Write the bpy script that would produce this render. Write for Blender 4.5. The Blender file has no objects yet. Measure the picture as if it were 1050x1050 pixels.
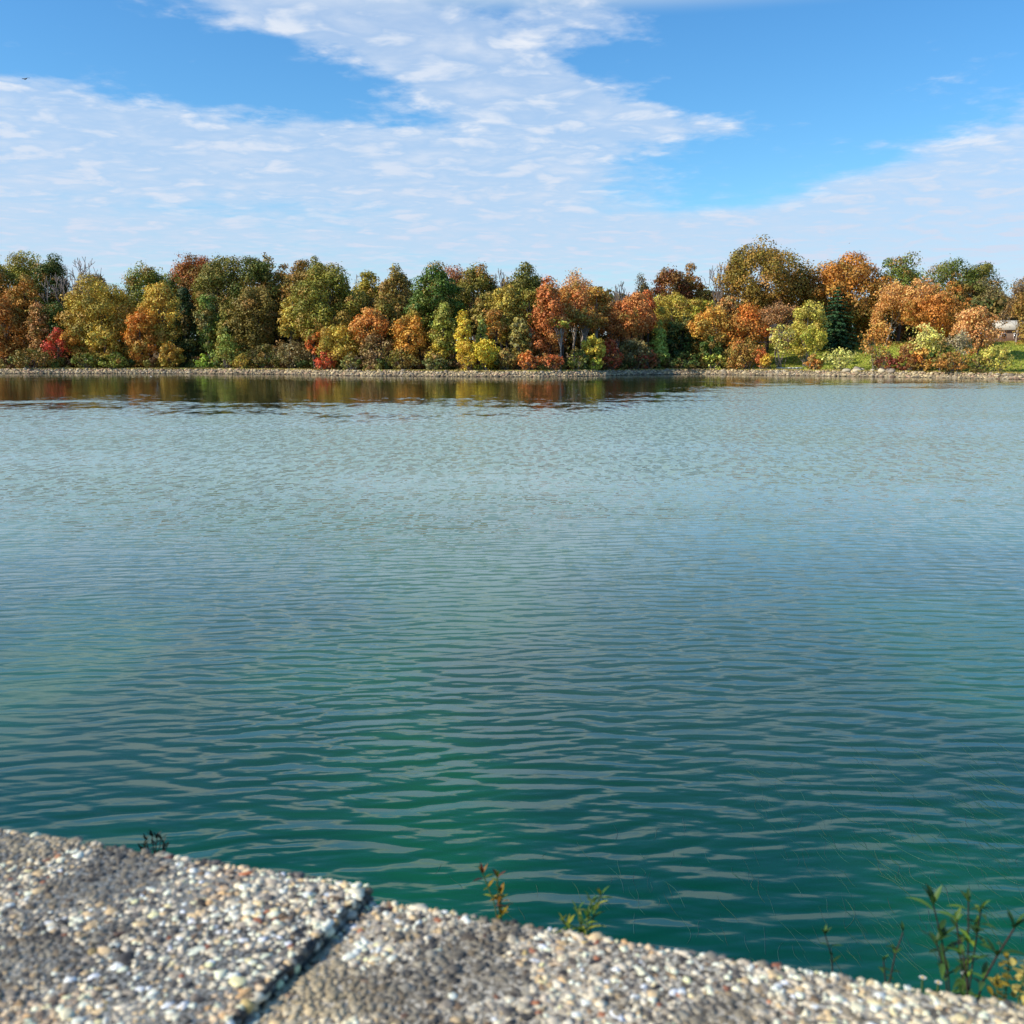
import bpy, math, random
import numpy as np
from mathutils import Vector
R = math.radians
sc = bpy.context.scene
col = sc.collection

# ------------------------------------------------------------------ camera, sky, sun, exposure
F = 1050.0                      # focal length in photo pixels (photo is 1050 x 1050)
PITCH = math.atan(163 / F)
CP, SP = math.cos(PITCH), math.sin(PITCH)
CAM_H = 5.0
cam = bpy.data.cameras.new('camera')
cam.sensor_width = 36; cam.lens = 36
cam.clip_start = 0.05; cam.clip_end = 9000
cam.dof.use_dof = True; cam.dof.focus_distance = 60; cam.dof.aperture_fstop = 12
cam_ob = bpy.data.objects.new('camera', cam); col.objects.link(cam_ob)
cam_ob.location = (0, 0, CAM_H); cam_ob.rotation_euler = (R(90) - PITCH, 0, 0)
sc.camera = cam_ob

SUN_EL = R(34)
SUN_AZ = R(-107)                # compass angle from +Y towards +X: behind and to the left
SUN_STRENGTH = 5.0
SKY_STRENGTH = 0.1
sc.view_settings.view_transform = 'Standard'
sc.view_settings.look = 'None'
sc.view_settings.gamma = 1.0
sc.view_settings.exposure = 0.0
sc.view_settings.use_curve_mapping = False

sun = bpy.data.lights.new('sun', 'SUN')
sun.energy = SUN_STRENGTH; sun.angle = R(0.5); sun.color = (1.0, 0.91, 0.77)
sun_ob = bpy.data.objects.new('sun', sun); col.objects.link(sun_ob)
sd = Vector((math.sin(SUN_AZ) * math.cos(SUN_EL), math.cos(SUN_AZ) * math.cos(SUN_EL), math.sin(SUN_EL)))
sun_ob.location = sd * 50
sun_ob.rotation_euler = sd.to_track_quat('Z', 'Y').to_euler()


class G:
    """small helper around a node tree: every call returns an output socket"""
    def __init__(s, nt): s.nt = nt
    def new(s, t, **kw):
        n = s.nt.nodes.new(t)
        for k, v in kw.items(): setattr(n, k, v)
        return n
    def put(s, sock, v):
        if isinstance(v, bpy.types.NodeSocket): s.nt.links.new(v, sock)
        elif isinstance(v, (tuple, list)) and len(v) == 3 and sock.type == 'RGBA': sock.default_value = (*v, 1)
        else: sock.default_value = v
    def m(s, op, a, b=0.0, c=0.0, clamp=False):
        n = s.new('ShaderNodeMath', operation=op); n.use_clamp = clamp
        for i, v in enumerate((a, b, c)): s.put(n.inputs[i], v)
        return n.outputs[0]
    def add(s, a, b): return s.m('ADD', a, b)
    def sub(s, a, b): return s.m('SUBTRACT', a, b)
    def mul(s, a, b): return s.m('MULTIPLY', a, b)
    def div(s, a, b): return s.m('DIVIDE', a, b)
    def step(s, x, a, b, lo=0.0, hi=1.0):
        n = s.new('ShaderNodeMapRange', interpolation_type='SMOOTHSTEP')
        for i, v in enumerate((x, a, b, lo, hi)): s.put(n.inputs[i], v)
        return n.outputs[0]
    def lin(s, x, a, b, lo=0.0, hi=1.0):
        n = s.new('ShaderNodeMapRange')
        for i, v in enumerate((x, a, b, lo, hi)): s.put(n.inputs[i], v)
        return n.outputs[0]
    def mix(s, f, a, b, blend='MIX'):
        n = s.new('ShaderNodeMix', data_type='RGBA', blend_type=blend)
        s.put(n.inputs[0], f); s.put(n.inputs[6], a); s.put(n.inputs[7], b)
        return n.outputs[2]
    def sep(s, v):
        n = s.new('ShaderNodeSeparateXYZ'); s.put(n.inputs[0], v); return n.outputs
    def comb(s, x, y, z):
        n = s.new('ShaderNodeCombineXYZ')
        for i, v in enumerate((x, y, z)): s.put(n.inputs[i], v)
        return n.outputs[0]
    def noise(s, v, scale, detail=2.0, rough=0.5, dim='3D', dist=0.0):
        n = s.new('ShaderNodeTexNoise', noise_dimensions=dim)
        s.put(n.inputs['Vector'], v); n.inputs['Scale'].default_value = scale
        n.inputs['Detail'].default_value = detail; n.inputs['Roughness'].default_value = rough
        n.inputs['Distortion'].default_value = dist
        return n.outputs
    def vm(s, op, a, b=None):
        n = s.new('ShaderNodeVectorMath', operation=op); s.put(n.inputs[0], a)
        if b is not None: s.put(n.inputs[1], b)
        return n.outputs[0]


def px_azel(px, py):
    x, y, z = (px - 525) / F, CP + SP * (525 - py) / F, -SP + CP * (525 - py) / F
    return math.atan2(x, y), math.atan2(z, math.hypot(x, y))


world = bpy.data.worlds.new('World'); sc.world = world
world.use_nodes = True
nt = world.node_tree; nt.nodes.clear(); g = G(nt)
sky = g.new('ShaderNodeTexSky', sky_type='NISHITA')
sky.sun_disc = False; sky.sun_elevation = SUN_EL; sky.sun_rotation = SUN_AZ
sky.air_density = 1.0; sky.dust_density = 0.6; sky.ozone_density = 2.0
hs = g.new('ShaderNodeHueSaturation'); g.put(hs.inputs['Color'], sky.outputs[0])
hs.inputs['Saturation'].default_value = 1.25; hs.inputs['Value'].default_value = 1.0
hs.inputs['Hue'].default_value = 0.5
skyt = g.mix(1.0, hs.outputs[0], (1.12, 1.62, 1.85), 'MULTIPLY')
d = g.new('ShaderNodeTexCoord').outputs['Generated']
dx, dy, dz = g.sep(d)
az = g.m('ARCTAN2', dx, dy)
el = g.m('ARCSINE', dz)
zz = g.add(g.m('MAXIMUM', dz, 0.0), 0.05)
P = g.comb(g.div(dx, zz), g.div(dy, zz), 0.0)
# the cloud field: soft patches laid out by compass direction and elevation, broken up by noise on the cloud deck's plane
blobs = [  # px, py, rx, ry, tilt (deg, clockwise in the picture), weight
    (400, 34, 150, 30, 18, 1.0), (480, 76, 130, 40, 24, 1.15), (570, 104, 110, 32, 10, 1.05), (675, 126, 70, 13, 4, 1.0), (590, 16, 80, 17, 12, 0.95), (255, 10, 110, 20, 8, 1.2), (470, 20, 110, 20, 4, 0.7),
    (25, 104, 95, 20, 3, 1.15), (120, 128, 110, 12, 2, 0.7), (60, 150, 150, 24, 0, 0.95), (350, 152, 150, 20, 3, 1.15), (200, 185, 300, 34, 0, 1.0), (470, 165, 130, 36, 0, 0.95),
    (510, 200, 130, 30, 4, 0.9), (740, 236, 260, 15, 0, 0.9), (1040, 166, 105, 26, -12, 1.15), (950, 190, 110, 15, -5, 0.8), (1070, 210, 190, 42, 0, 1.1),
    (-220, 140, 230, 70, 0, 1.0), (1300, 150, 240, 80, 0, 1.0)]
S = None
for (bx, by, rx, ry, tl, w) in blobs:
    a0, e0 = px_azel(bx, by)
    t = R(tl)
    u = g.sub(az, a0); v = g.sub(e0, el)            # v downwards like the picture
    uu = g.add(g.mul(u, math.cos(t) / (rx / F)), g.mul(v, math.sin(t) / (rx / F)))
    vv = g.add(g.mul(u, -math.sin(t) / (ry / F)), g.mul(v, math.cos(t) / (ry / F)))
    r2 = g.add(g.mul(uu, uu), g.mul(vv, vv))
    b = g.mul(g.m('EXPONENT', g.mul(r2, -0.9)), w)
    S = b if S is None else g.add(S, b)
deck = g.step(el, R(8.2), R(5.6))                   # the thin layer that closes towards the horizon
S = g.add(S, g.mul(deck, 1.05))
high = g.mul(g.step(el, R(24), R(38)), 0.2)
S = g.add(S, high)
n_big = g.noise(P, 1.1, 6.0, 0.6)[0]
n_fine = g.noise(P, 3.1, 5.0, 0.56)[0]
n_row = g.noise(g.vm('MULTIPLY', P, (1.25, 0.85, 1.0)), 4.6, 3.0, 0.55)[0]
nn = g.add(g.mul(g.sub(n_big, 0.5), 1.7), g.add(g.mul(g.sub(n_fine, 0.5), 1.5), g.mul(g.sub(n_row, 0.5), 0.7)))
lowfade = g.step(el, R(13.5), R(5.5))
nn = g.mul(nn, g.sub(1.15, g.mul(lowfade, 0.75)))
nn2 = g.mul(g.sub(g.noise(g.comb(g.div(dx, g.add(g.m('MAXIMUM', dz, 0.0), 0.11)), g.div(dy, g.add(g.m('MAXIMUM', dz, 0.0), 0.11)), 3.0), 7.0, 5.0, 0.6)[0], 0.5), 2.1)
dens = g.step(g.add(S, g.add(g.mul(nn, 0.75), g.mul(nn2, g.sub(1.0, g.mul(lowfade, 0.7))))), 0.36, 1.3)
thick = g.step(g.add(S, g.mul(nn, 0.6)), 0.7, 1.9)
zq = g.add(g.m('MAXIMUM', dz, 0.0), 0.11)
PB = g.comb(g.div(dx, zq), g.mul(g.div(dy, zq), 1.15), 0.0)
n_b = g.noise(PB, 6.0, 4.0, 0.55, '3D', 0.3)[0]
billow = g.mul(g.m('ABSOLUTE', g.sub(n_b, 0.5)), 5.0)
puff = g.step(g.add(g.mul(billow, 0.45), g.add(g.mul(n_b, 0.9), g.mul(g.sub(n_fine, 0.5), 0.8))), 0.32, 1.02)
c_lit = (9.5, 9.6, 9.9); c_mid = (5.9, 7.15, 9.0); c_low = (6.0, 7.0, 8.8)
c = g.mix(puff, c_mid, c_lit)
c = g.mix(g.mul(thick, 0.5), c, c_mid)
c = g.mix(g.mul(lowfade, 0.75), c, c_low)
f = g.mul(dens, g.add(g.mul(puff, 0.30), g.add(0.58, g.mul(lowfade, 0.12))))
azn = g.div(g.add(az, 0.12), 0.5)                   # thin bright haze added above the view to brighten the water's reflections
added_veil = g.mul(g.mul(g.step(el, R(16.8), R(19)), g.step(el, R(27), R(18.5))), g.add(0.30, g.mul(g.m('EXPONENT', g.mul(g.mul(azn, azn), -1.0)), 0.62)))
skyc = g.mix(f, g.mix(added_veil, skyt, (9.2, 9.9, 9.4)), c)
bg = g.new('ShaderNodeBackground'); g.put(bg.inputs['Color'], skyc); bg.inputs['Strength'].default_value = SKY_STRENGTH
wo = g.new('ShaderNodeOutputWorld'); nt.links.new(bg.outputs[0], wo.inputs[0])
world.cycles.sampling_method = 'MANUAL'; world.cycles.sample_map_resolution = 1024

# ------------------------------------------------------------------ helpers
rng = np.random.default_rng(11)


def ray(px, py):
    return np.array([(px - 525) / F, CP + SP * (525 - py) / F, -SP + CP * (525 - py) / F])


def on_z(px, py, z):
    r = ray(px, py); t = (z - CAM_H) / r[2]
    return np.array([0, 0, CAM_H]) + r * t


def z_at(py, Y):                # height seen at picture row py on the plane y = Y
    r = ray(525, py); return CAM_H + r[2] * Y / r[1]


def x_at(px, Y, z=8.0):
    return (px - 525) / F * (Y * CP - (z - CAM_H) * SP)


def tag(o, label=None, cat=None, group=None, kind=None):
    if label: o['label'] = label
    if cat: o['category'] = cat
    if group: o['group'] = group
    if kind: o['kind'] = kind
    return o


def empty(name, loc, rz=0.0):
    o = bpy.data.objects.new(name, None); col.objects.link(o)
    o.location = loc; o.rotation_euler = (0, 0, rz); o.empty_display_size = 0.5
    return o


def mesh_np(name, V, faces, mat=None, parent=None, colour=None, smooth=False):
    """V (n,3); faces: (m,k) array, or a list of such arrays"""
    fl = faces if isinstance(faces, list) else [faces]
    fl = [np.asarray(f, dtype=np.int32) for f in fl if len(f)]
    me = bpy.data.meshes.new(name)
    me.vertices.add(len(V)); me.vertices.foreach_set('co', np.asarray(V, dtype=np.float32).ravel())
    loops = np.concatenate([f.ravel() for f in fl])
    tot = np.concatenate([np.full(len(f), f.shape[1], dtype=np.int32) for f in fl])
    start = np.concatenate([[0], np.cumsum(tot)[:-1]]).astype(np.int32)
    me.loops.add(len(loops)); me.loops.foreach_set('vertex_index', loops)
    me.polygons.add(len(tot)); me.polygons.foreach_set('loop_start', start)
    if smooth: me.polygons.foreach_set('use_smooth', np.ones(len(tot), dtype=bool))
    me.update(calc_edges=True)
    if colour is not None:
        a = me.color_attributes.new('col', 'FLOAT_COLOR', 'POINT')
        c4 = np.ones((len(V), 4), dtype=np.float32); c4[:, :3] = colour
        a.data.foreach_set('color', c4.ravel())
    if mat: me.materials.append(mat)
    o = bpy.data.objects.new(name, me); col.objects.link(o)
    if parent: o.parent = parent
    return o


class Tubes:
    """collects tapered tubes into one mesh"""
    def __init__(s, sides=5): s.V = []; s.Q = []; s.n = 0; s.k = sides; s.C = []
    def add(s, pts, rad, c=None):
        pts = np.asarray(pts, float); rad = np.asarray(rad, float); k = s.k; m = len(pts)
        tan = np.gradient(pts, axis=0); tan /= np.linalg.norm(tan, axis=1, keepdims=True) + 1e-9
        ref = np.array([1.0, 0, 0]) if abs(tan[0][0]) < 0.8 else np.array([0, 1.0, 0])
        a = np.cross(tan, ref); a /= np.linalg.norm(a, axis=1, keepdims=True) + 1e-9
        b = np.cross(tan, a)
        th = np.arange(k) / k * 2 * np.pi
        ring = pts[:, None] + rad[:, None, None] * (a[:, None] * np.cos(th)[None, :, None] + b[:, None] * np.sin(th)[None, :, None])
        s.V.append(ring.reshape(-1, 3))
        i = np.arange(m - 1)[:, None] * k; j = np.arange(k)[None]
        q = np.stack([i + j, i + (j + 1) % k, i + k + (j + 1) % k, i + k + j], -1).reshape(-1, 4) + s.n
        s.Q.append(q); s.n += m * k
        if c is not None: s.C.append(np.tile(np.asarray(c, float), (m * k, 1)))
    def arrays(s): return np.concatenate(s.V), np.concatenate(s.Q)
    def build(s, name, mat, parent=None, smooth=True):
        V, Q = s.arrays()
        return mesh_np(name, V, Q, mat, parent, np.concatenate(s.C) if s.C else None, smooth)


def lin(c):                      # sRGB 0-255 -> linear
    c = np.asarray(c, float) / 255
    return np.where(c <= 0.04045, c / 12.92, ((c + 0.055) / 1.055) ** 2.4)


def material(name):
    m = bpy.data.materials.new(name); m.use_nodes = True
    nt = m.node_tree
    return m, G(nt), nt.nodes['Principled BSDF']


def simple(name, c, rough=0.8, var=0.25, scale=3.0, spec=0.3):
    m, g, b = material(name)
    n = g.noise(g.new('ShaderNodeTexCoord').outputs['Object'], scale, 4.0, 0.6)[0]
    c = np.asarray(c)
    g.put(b.inputs['Base Color'], g.mix(g.lin(n, 0.3, 0.7), tuple(c * (1 - var)), tuple(c * (1 + var))))
    b.inputs['Roughness'].default_value = rough; b.inputs['Specular IOR Level'].default_value = spec
    return m


def leaf_material(name, trans=0.3, rough=0.55, spec=0.25):
    m, g, b = material(name)
    a = g.new('ShaderNodeAttribute', attribute_name='col').outputs['Color']
    g.put(b.inputs['Base Color'], a)
    b.inputs['Roughness'].default_value = rough; b.inputs['Specular IOR Level'].default_value = spec
    t = g.new('ShaderNodeBsdfTranslucent'); g.put(t.inputs[0], g.mix(0.5, a, g.mix(1.0, a, (1.0, 0.95, 0.5), 'MULTIPLY')))
    mx = g.new('ShaderNodeMixShader'); mx.inputs[0].default_value = trans
    g.nt.links.new(b.outputs[0], mx.inputs[1]); g.nt.links.new(t.outputs[0], mx.inputs[2])
    g.nt.links.new(mx.outputs[0], g.nt.nodes['Material Output'].inputs[0])
    return m


M_LEAF = leaf_material('foliage', 0.12)
M_WEED = leaf_material('weed_foliage', 0.35, 0.5, 0.3)
M_BARK = simple('bark', (0.115, 0.09, 0.07), 0.9, 0.4, 1.2)
M_PALE_BARK = simple('pale_bark', (0.36, 0.31, 0.26), 0.9, 0.3, 1.5)
M_TWIG = simple('twig', (0.23, 0.19, 0.17), 0.9, 0.3, 1.5)

# ------------------------------------------------------------------ the setting: shoreline, terrain, water
shore_px = [(-40, 383.2), (0, 383.3), (200, 383.4), (290, 384.2), (380, 385.8), (460, 386.3), (550, 386.8), (600, 386.0), (660, 384.6), (720, 384.0), (780, 385.0),
            (850, 385.9), (890, 386.5), (960, 387.6), (1050, 389.3), (1100, 390.2)]
sp = np.array([on_z(a, b, 0.0)[:2] for a, b in shore_px])
SX = np.concatenate([[-700, -520, -330, -220], sp[:, 0], [180, 280, 420, 600]])
SY = np.concatenate([[-300, 60, 215, 248], sp[:, 1], [160, 110, -10, -300]])


def shore_y(x):
    return np.interp(x, SX, SY) + 0.35 * np.sin(np.asarray(x) * 0.9) + 0.5 * np.sin(np.asarray(x) * 0.23 + 1)


WALL_Z = CAM_H - 0.45
E0 = on_z(0, 850, WALL_Z); E1 = on_z(380, 908, WALL_Z)
E2 = on_z(381.5, 922.5, WALL_Z - 0.010); E3 = on_z(1050, 1031, WALL_Z - 0.010)
e_dir = (E0 - E1)[:2]; e_dir /= np.linalg.norm(e_dir)          # along the wall, to the left
n_dir = np.array([e_dir[1], -e_dir[0]])
if n_dir[1] < 0: n_dir = -n_dir                                 # out over the water
PARK_Z = 3.45


def sstep(x, a, b):
    t = np.clip((x - a) / (b - a), 0, 1); return t * t * (3 - 2 * t)


def lawn_w(x):                  # 0 in the woods, 1 where the lawn opens on the right
    return sstep(x, 48, 68)


def ground(x, y):
    x = np.asarray(x, float); y = np.asarray(y, float)
    df = y - shore_y(x)
    w = lawn_w(x)
    bump = 0.12 * np.sin(x * 0.7 + y * 0.31) + 0.1 * np.sin(x * 0.27 - y * 0.5 + 2)
    far = -2.2 + 2.2 * sstep(df, -9, 0.0) + 1.0 * sstep(df, -0.2, 2.9) + w * 6.6 * sstep(df, 5, 62) + (1 - w) * 2.2 * sstep(df, 4, 60) \
        + 6 * sstep(df, 120, 500) + bump * sstep(df, 3, 8)
    dn = (x - E1[0]) * n_dir[0] + (y - E1[1]) * n_dir[1]
    near = np.where(dn < 0.25, PARK_Z, np.where(dn < 5.2, PARK_Z * (1 - (dn - 0.25) / 4.95), -0.5 * (dn - 5.2)))
    near = near + 0.03 * np.sin(x * 5) * np.sin(y * 4)
    near = np.maximum(near, -2.2)
    return np.where(df > -9, np.maximum(far, -2.2), near)


def axis(*segs):
    a = [np.linspace(s[0], s[1], int(round((s[1] - s[0]) / s[2])) + 1) for s in segs]
    return np.unique(np.round(np.concatenate(a), 4))


gx = axis((-4000, -800, 400), (-800, -160, 20), (-160, 150, 1.6), (-8, 8, 0.4), (150, 800, 20), (800, 4000, 400))
gy = axis((-3000, -300, 300), (-300, -20, 20), (-20, -4, 2), (-4, 12, 0.3), (12, 160, 6), (160, 275, 0.8), (275, 420, 8), (420, 1000, 40), (1000, 5000, 500))
XX, YY = np.meshgrid(gx, gy, indexing='ij')
ZZ = ground(XX, YY)
V = np.stack([XX, YY, ZZ], -1).reshape(-1, 3)
ny = len(gy)
ii = (np.arange(len(gx) - 1)[:, None] * ny + np.arange(ny - 1)[None]).ravel()
Q = np.stack([ii, ii + ny, ii + ny + 1, ii + 1], -1)
dfv = V[:, 1] - shore_y(V[:, 0])
lw = lawn_w(V[:, 0])
c_litter = lin((112, 88, 52)); c_lawn = lin((160, 168, 66)); c_stone = lin((165, 150, 125)); c_bank = lin((100, 98, 70)); c_straw = lin((176, 150, 78)); c_leaf = lin((190, 120, 60))
tc = np.where(lw[:, None] > 0.4, c_lawn, c_litter)
wv = sstep(dfv, 3.0, 4.5)[:, None]
straw = (sstep(dfv, 3.2, 5) * (1 - sstep(dfv, 6, 11)))[:, None]
tc = tc * (1 - straw * 0.8) + c_straw * straw * 0.8
lf = (sstep(dfv, 46, 58) * lw)[:, None]
tc = tc * (1 - lf) + c_leaf * lf
tc = c_stone * (1 - wv) + tc * wv
tc = np.where((dfv > -9)[:, None], tc, c_bank)
m, g, b = material('terrain')
pos = g.new('ShaderNodeNewGeometry').outputs['Position']
n1 = g.noise(pos, 0.35, 6.0, 0.65)[0]; n2 = g.noise(pos, 3.5, 5.0, 0.65)[0]
a = g.new('ShaderNodeAttribute', attribute_name='col').outputs['Color']
v = g.add(g.lin(n1, 0.3, 0.7, 0.55, 1.1), g.lin(n2, 0.3, 0.7, -0.3, 0.3))
g.put(b.inputs['Base Color'], g.mix(1.0, a, g.comb(v, v, g.mul(v, 0.95)), 'MULTIPLY'))
b.inputs['Roughness'].default_value = 0.95; b.inputs['Specular IOR Level'].default_value = 0.1
tag(mesh_np('terrain', V, Q, m, None, tc, True), kind='structure')

# water: one sheet; the ripples are a field of surface slopes in world metres
m, g, b = material('water')
geo = g.new('ShaderNodeNewGeometry')
pos = geo.outputs['Position']
wx, wy, wz = g.sep(pos)


def rot_scaled(ang, fx, fy, off):
    ca, sa = math.cos(R(ang)), math.sin(R(ang))
    u = g.add(g.mul(wx, ca), g.mul(wy, sa)); v = g.add(g.mul(wx, -sa), g.mul(wy, ca))
    return g.comb(g.add(g.mul(u, fx), off), g.mul(v, fy), 0.0)


warp = g.noise(g.comb(wx, wy, 0.0), 0.35, 1.0, 0.5, '2D')
patch = g.noise(g.comb(g.mul(wx, 0.6), wy, 0.0), 0.09, 3.0, 0.55, '2D')
sy = sx = None
coarse = g.step(wy, 8.0, 48.0)
# crossing trains of small waves: each a sharpened sine whose phase and height wander
for q, (lam, ang, amp) in enumerate(((0.72, 5, .030), (0.55, -13, .056), (0.47, 15, .062), (0.41, -5, .070), (0.35, 9, .064), (0.29, -18, .052), (0.23, 3, .042), (0.16, -9, .030), (0.11, 12, .020))):
    ca, sa = math.cos(R(ang)), math.sin(R(ang)); k_ = 2 * math.pi / lam
    wn = g.noise(g.comb(g.add(g.mul(wx, .55 / lam ** .7), q * 13.7), g.mul(wy, .62 / lam ** .7), 0.0), 0.62, 1.0, 0.5, '2D')['Color']
    w1, w2, w3 = g.sep(wn)
    ph = g.add(g.add(g.mul(wx, k_ * sa), g.mul(wy, k_ * ca)), g.mul(w1, 7.0))
    sl = g.add(g.m('SINE', ph), g.mul(g.m('SINE', g.mul(ph, 2.0)), 0.38))
    am = g.mul(g.step(w2, 0.25, 0.75, 0.1, 2.0), amp)
    a1 = g.mul(sl, am); a2 = g.mul(a1, 2.0 * sa)
    sy = a1 if sy is None else g.add(sy, a1); sx = a2 if sx is None else g.add(sx, a2)
o = g.noise(rot_scaled(3, 5.0, 16.0, 90), 1.0, 2.0, 0.55, '2D', 0.25)
cr, cg, cb = g.sep(o['Color'])
sy = g.add(sy, g.mul(g.sub(cr, 0.5), 0.2)); sx = g.add(sx, g.mul(g.sub(cg, 0.5), 0.09))
# faces that lean far away from the open water are hidden behind their own crests
lim = g.mul(g.m('MAXIMUM', g.mul(g.sub(g.div(5.0, g.m('MAXIMUM', wy, 6.0)), 0.13), 0.5), 0.035), -1.0)
sy = g.m('SMOOTH_MAX', sy, lim, 0.05)
o = g.noise(rot_scaled(-4, 2.3, 0.95, 260), 1.0, 2.0, 0.6, '2D', 0.25)       # choppier open water
cr, cg, cb = g.sep(o['Color'])
sy = g.add(sy, g.mul(g.m('MAXIMUM', g.sub(cr, 0.5), -0.05), g.mul(coarse, 1.0))); sx = g.add(sx, g.mul(g.sub(cg, 0.5), g.mul(coarse, 0.3)))
# lee of the wooded shore: a belt of flat water; it narrows to the right
edge = g.add(g.step(wx, 4.0, 44.0, 86.0, 158.0), g.add(g.mul(g.sub(patch[0], 0.5), 70.0), g.mul(g.sub(g.noise(g.comb(wx, g.mul(wy, .5), 0.0), 0.7, 2.0, 0.6, '2D')[0], 0.5), 60.0)))
ripple = g.step(wy, g.sub(edge, 22.0), g.add(edge, 26.0), 1.0, 0.07)
gust = g.step(patch[0], 0.3, 0.7, 0.55, 1.25)
# smoother water in the corner by the wall on the left
lee = g.step(g.add(wx, g.mul(wy, 0.18)), -3.0, 1.5, 0.45, 1.0)
lee = g.m('MAXIMUM', lee, g.step(wy, 14.0, 26.0))
gain = g.mul(g.mul(g.mul(ripple, gust), lee), g.lin(wy, 14.0, 50.0, 0.88, 1.6))
sy = g.add(g.mul(sy, gain), g.add(0.007, g.mul(g.lin(wy, 10.0, 80.0, 0.03, 0.05), g.sub(ripple, 0.07)))); sx = g.mul(sx, gain)
nrm = g.vm('NORMALIZE', g.comb(g.mul(sx, -1.0), g.mul(sy, -1.0), 1.0))
g.put(b.inputs['Normal'], nrm)
rough = g.mul(g.lin(wy, 8.0, 110.0, 0.085, 0.12), ripple)
g.put(b.inputs['Roughness'], g.add(rough, 0.02))
b.inputs['IOR'].default_value = 1.66
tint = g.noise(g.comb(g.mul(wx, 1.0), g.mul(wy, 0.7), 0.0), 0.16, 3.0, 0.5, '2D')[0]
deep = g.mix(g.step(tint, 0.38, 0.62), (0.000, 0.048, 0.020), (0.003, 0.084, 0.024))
far_c = g.mix(g.step(wy, 8.0, 46.0), deep, (0.33, 0.44, 0.35))  # body paled with distance, painting in brightness of the reflected sky
far_c = g.mix(g.step(ripple, 0.5, 0.1), far_c, (0.020, 0.030, 0.010))  # calm belt darkened to olive, painting in the dark tree reflection
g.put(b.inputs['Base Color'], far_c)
wv_x = np.array([-900, 900]); wv_y = np.array([-400, 420])
Vw = np.array([[-900, -400, 0], [900, -400, 0], [900, 420, 0], [-900, 420, 0]], float)
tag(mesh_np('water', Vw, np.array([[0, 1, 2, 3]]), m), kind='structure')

# ------------------------------------------------------------------ trees
OL = (122, 112, 36); DG = (62, 80, 28); VG = (70, 98, 34); BR = (124, 88, 40); BO = (150, 104, 44); GO = (214, 160, 56); OR = (214, 124, 52); RE = (196, 84, 58); CR = (176, 56, 54)
YE = (250, 212, 40); TA = (208, 150, 98); RU = (186, 108, 48); MA = (104, 50, 38); SPC = (40, 72, 56); LG = (142, 154, 62); YG = (186, 170, 66); PK = (214, 150, 120); GY = (150, 138, 120)
PY = (220, 206, 120); RB = (140, 74, 44); PU = (130, 104, 84); GB = (120, 116, 84)
LEAF_K = 1.7
SAT = 0.90


def leafc(c):
    c = lin(c); l = c @ np.array([.3, .6, .1]); k = np.clip((c[0] / max(c[1], 1e-4) - 1.5) / 1.5, 0, 1); c = (l + (c - l) * SAT) * LEAF_K * np.array([1 - .06 * k, 1 - .02 * k, 1 - .25 * k]) * np.array([1.03, 1.0, .73]); return c / max(1.0, c.max() / .88)


def leaf_quads(P, N, size, cols, rng, name, parent, mat=M_LEAF):
    """one pointed four-cornered leaf spray at each point"""
    n = len(P)
    N = N / (np.linalg.norm(N, axis=1, keepdims=True) + 1e-9)
    r = rng.normal(size=(n, 3)); T = np.cross(N, r); T /= np.linalg.norm(T, axis=1, keepdims=True) + 1e-9
    B = np.cross(N, T)
    s = size * rng.uniform(0.6, 1.35, (n, 1))
    k = rng.uniform(0.7, 1.15, (n, 1))
    bend = N * s * 0.18
    V = np.stack([P - T * s * .6, P - B * s * k * .5 + bend, P + T * s * .6, P + B * s * k * .5 + bend], 1).reshape(-1, 3)
    Q = np.arange(n * 4).reshape(-1, 4)
    return mesh_np(name, V, Q, mat, parent, np.repeat(cols, 4, axis=0))


def crown_lobes(rng, r, ry, a, shape):
    """lobe centres and radii in a unit-ish crown: x,y in +-1, z in -1..1"""
    rl = 0.19 if shape in ('round', 'dome') else 0.21
    n = int(np.clip(84 * max(1.0, a / max(r, .1)) ** 0.8 * np.clip(r / 4, .5, 1.6), 30, 230))
    u = rng.normal(size=(n, 3)); u /= np.linalg.norm(u, axis=1, keepdims=True)
    f = rng.uniform(0.3, 1.0, (n, 1)) ** 0.45
    q = rng.normal(size=(5, 3)); q /= np.linalg.norm(q, axis=1, keepdims=True)
    bulge = 1 + .30 * np.max(np.clip(u @ q.T - .55, 0, 1) / .45, axis=1) - .22 * np.clip(u @ -q[0] - .5, 0, 1) / .5
    c = u * f * bulge[:, None]
    t = (c[:, 2] + 1) / 2
    if shape == 'dome':   w = np.where(t < 0.3, 0.95, 1.0) * np.sqrt(np.clip(1.25 - (np.clip(t - .25, 0, 1) / .8) ** 2.2, .1, 1.3)); c[:, :2] *= w[:, None]
    elif shape == 'cone': c[:, :2] *= (1.25 - t * 1.05)[:, None]
    elif shape == 'column': c[:, :2] *= rng.uniform(.6, 1.1, (n, 1))
    elif shape == 'vase': c[:, :2] *= (0.45 + t * 0.75)[:, None]
    return c, rl * rng.uniform(0.65, 1.35, n)


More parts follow.
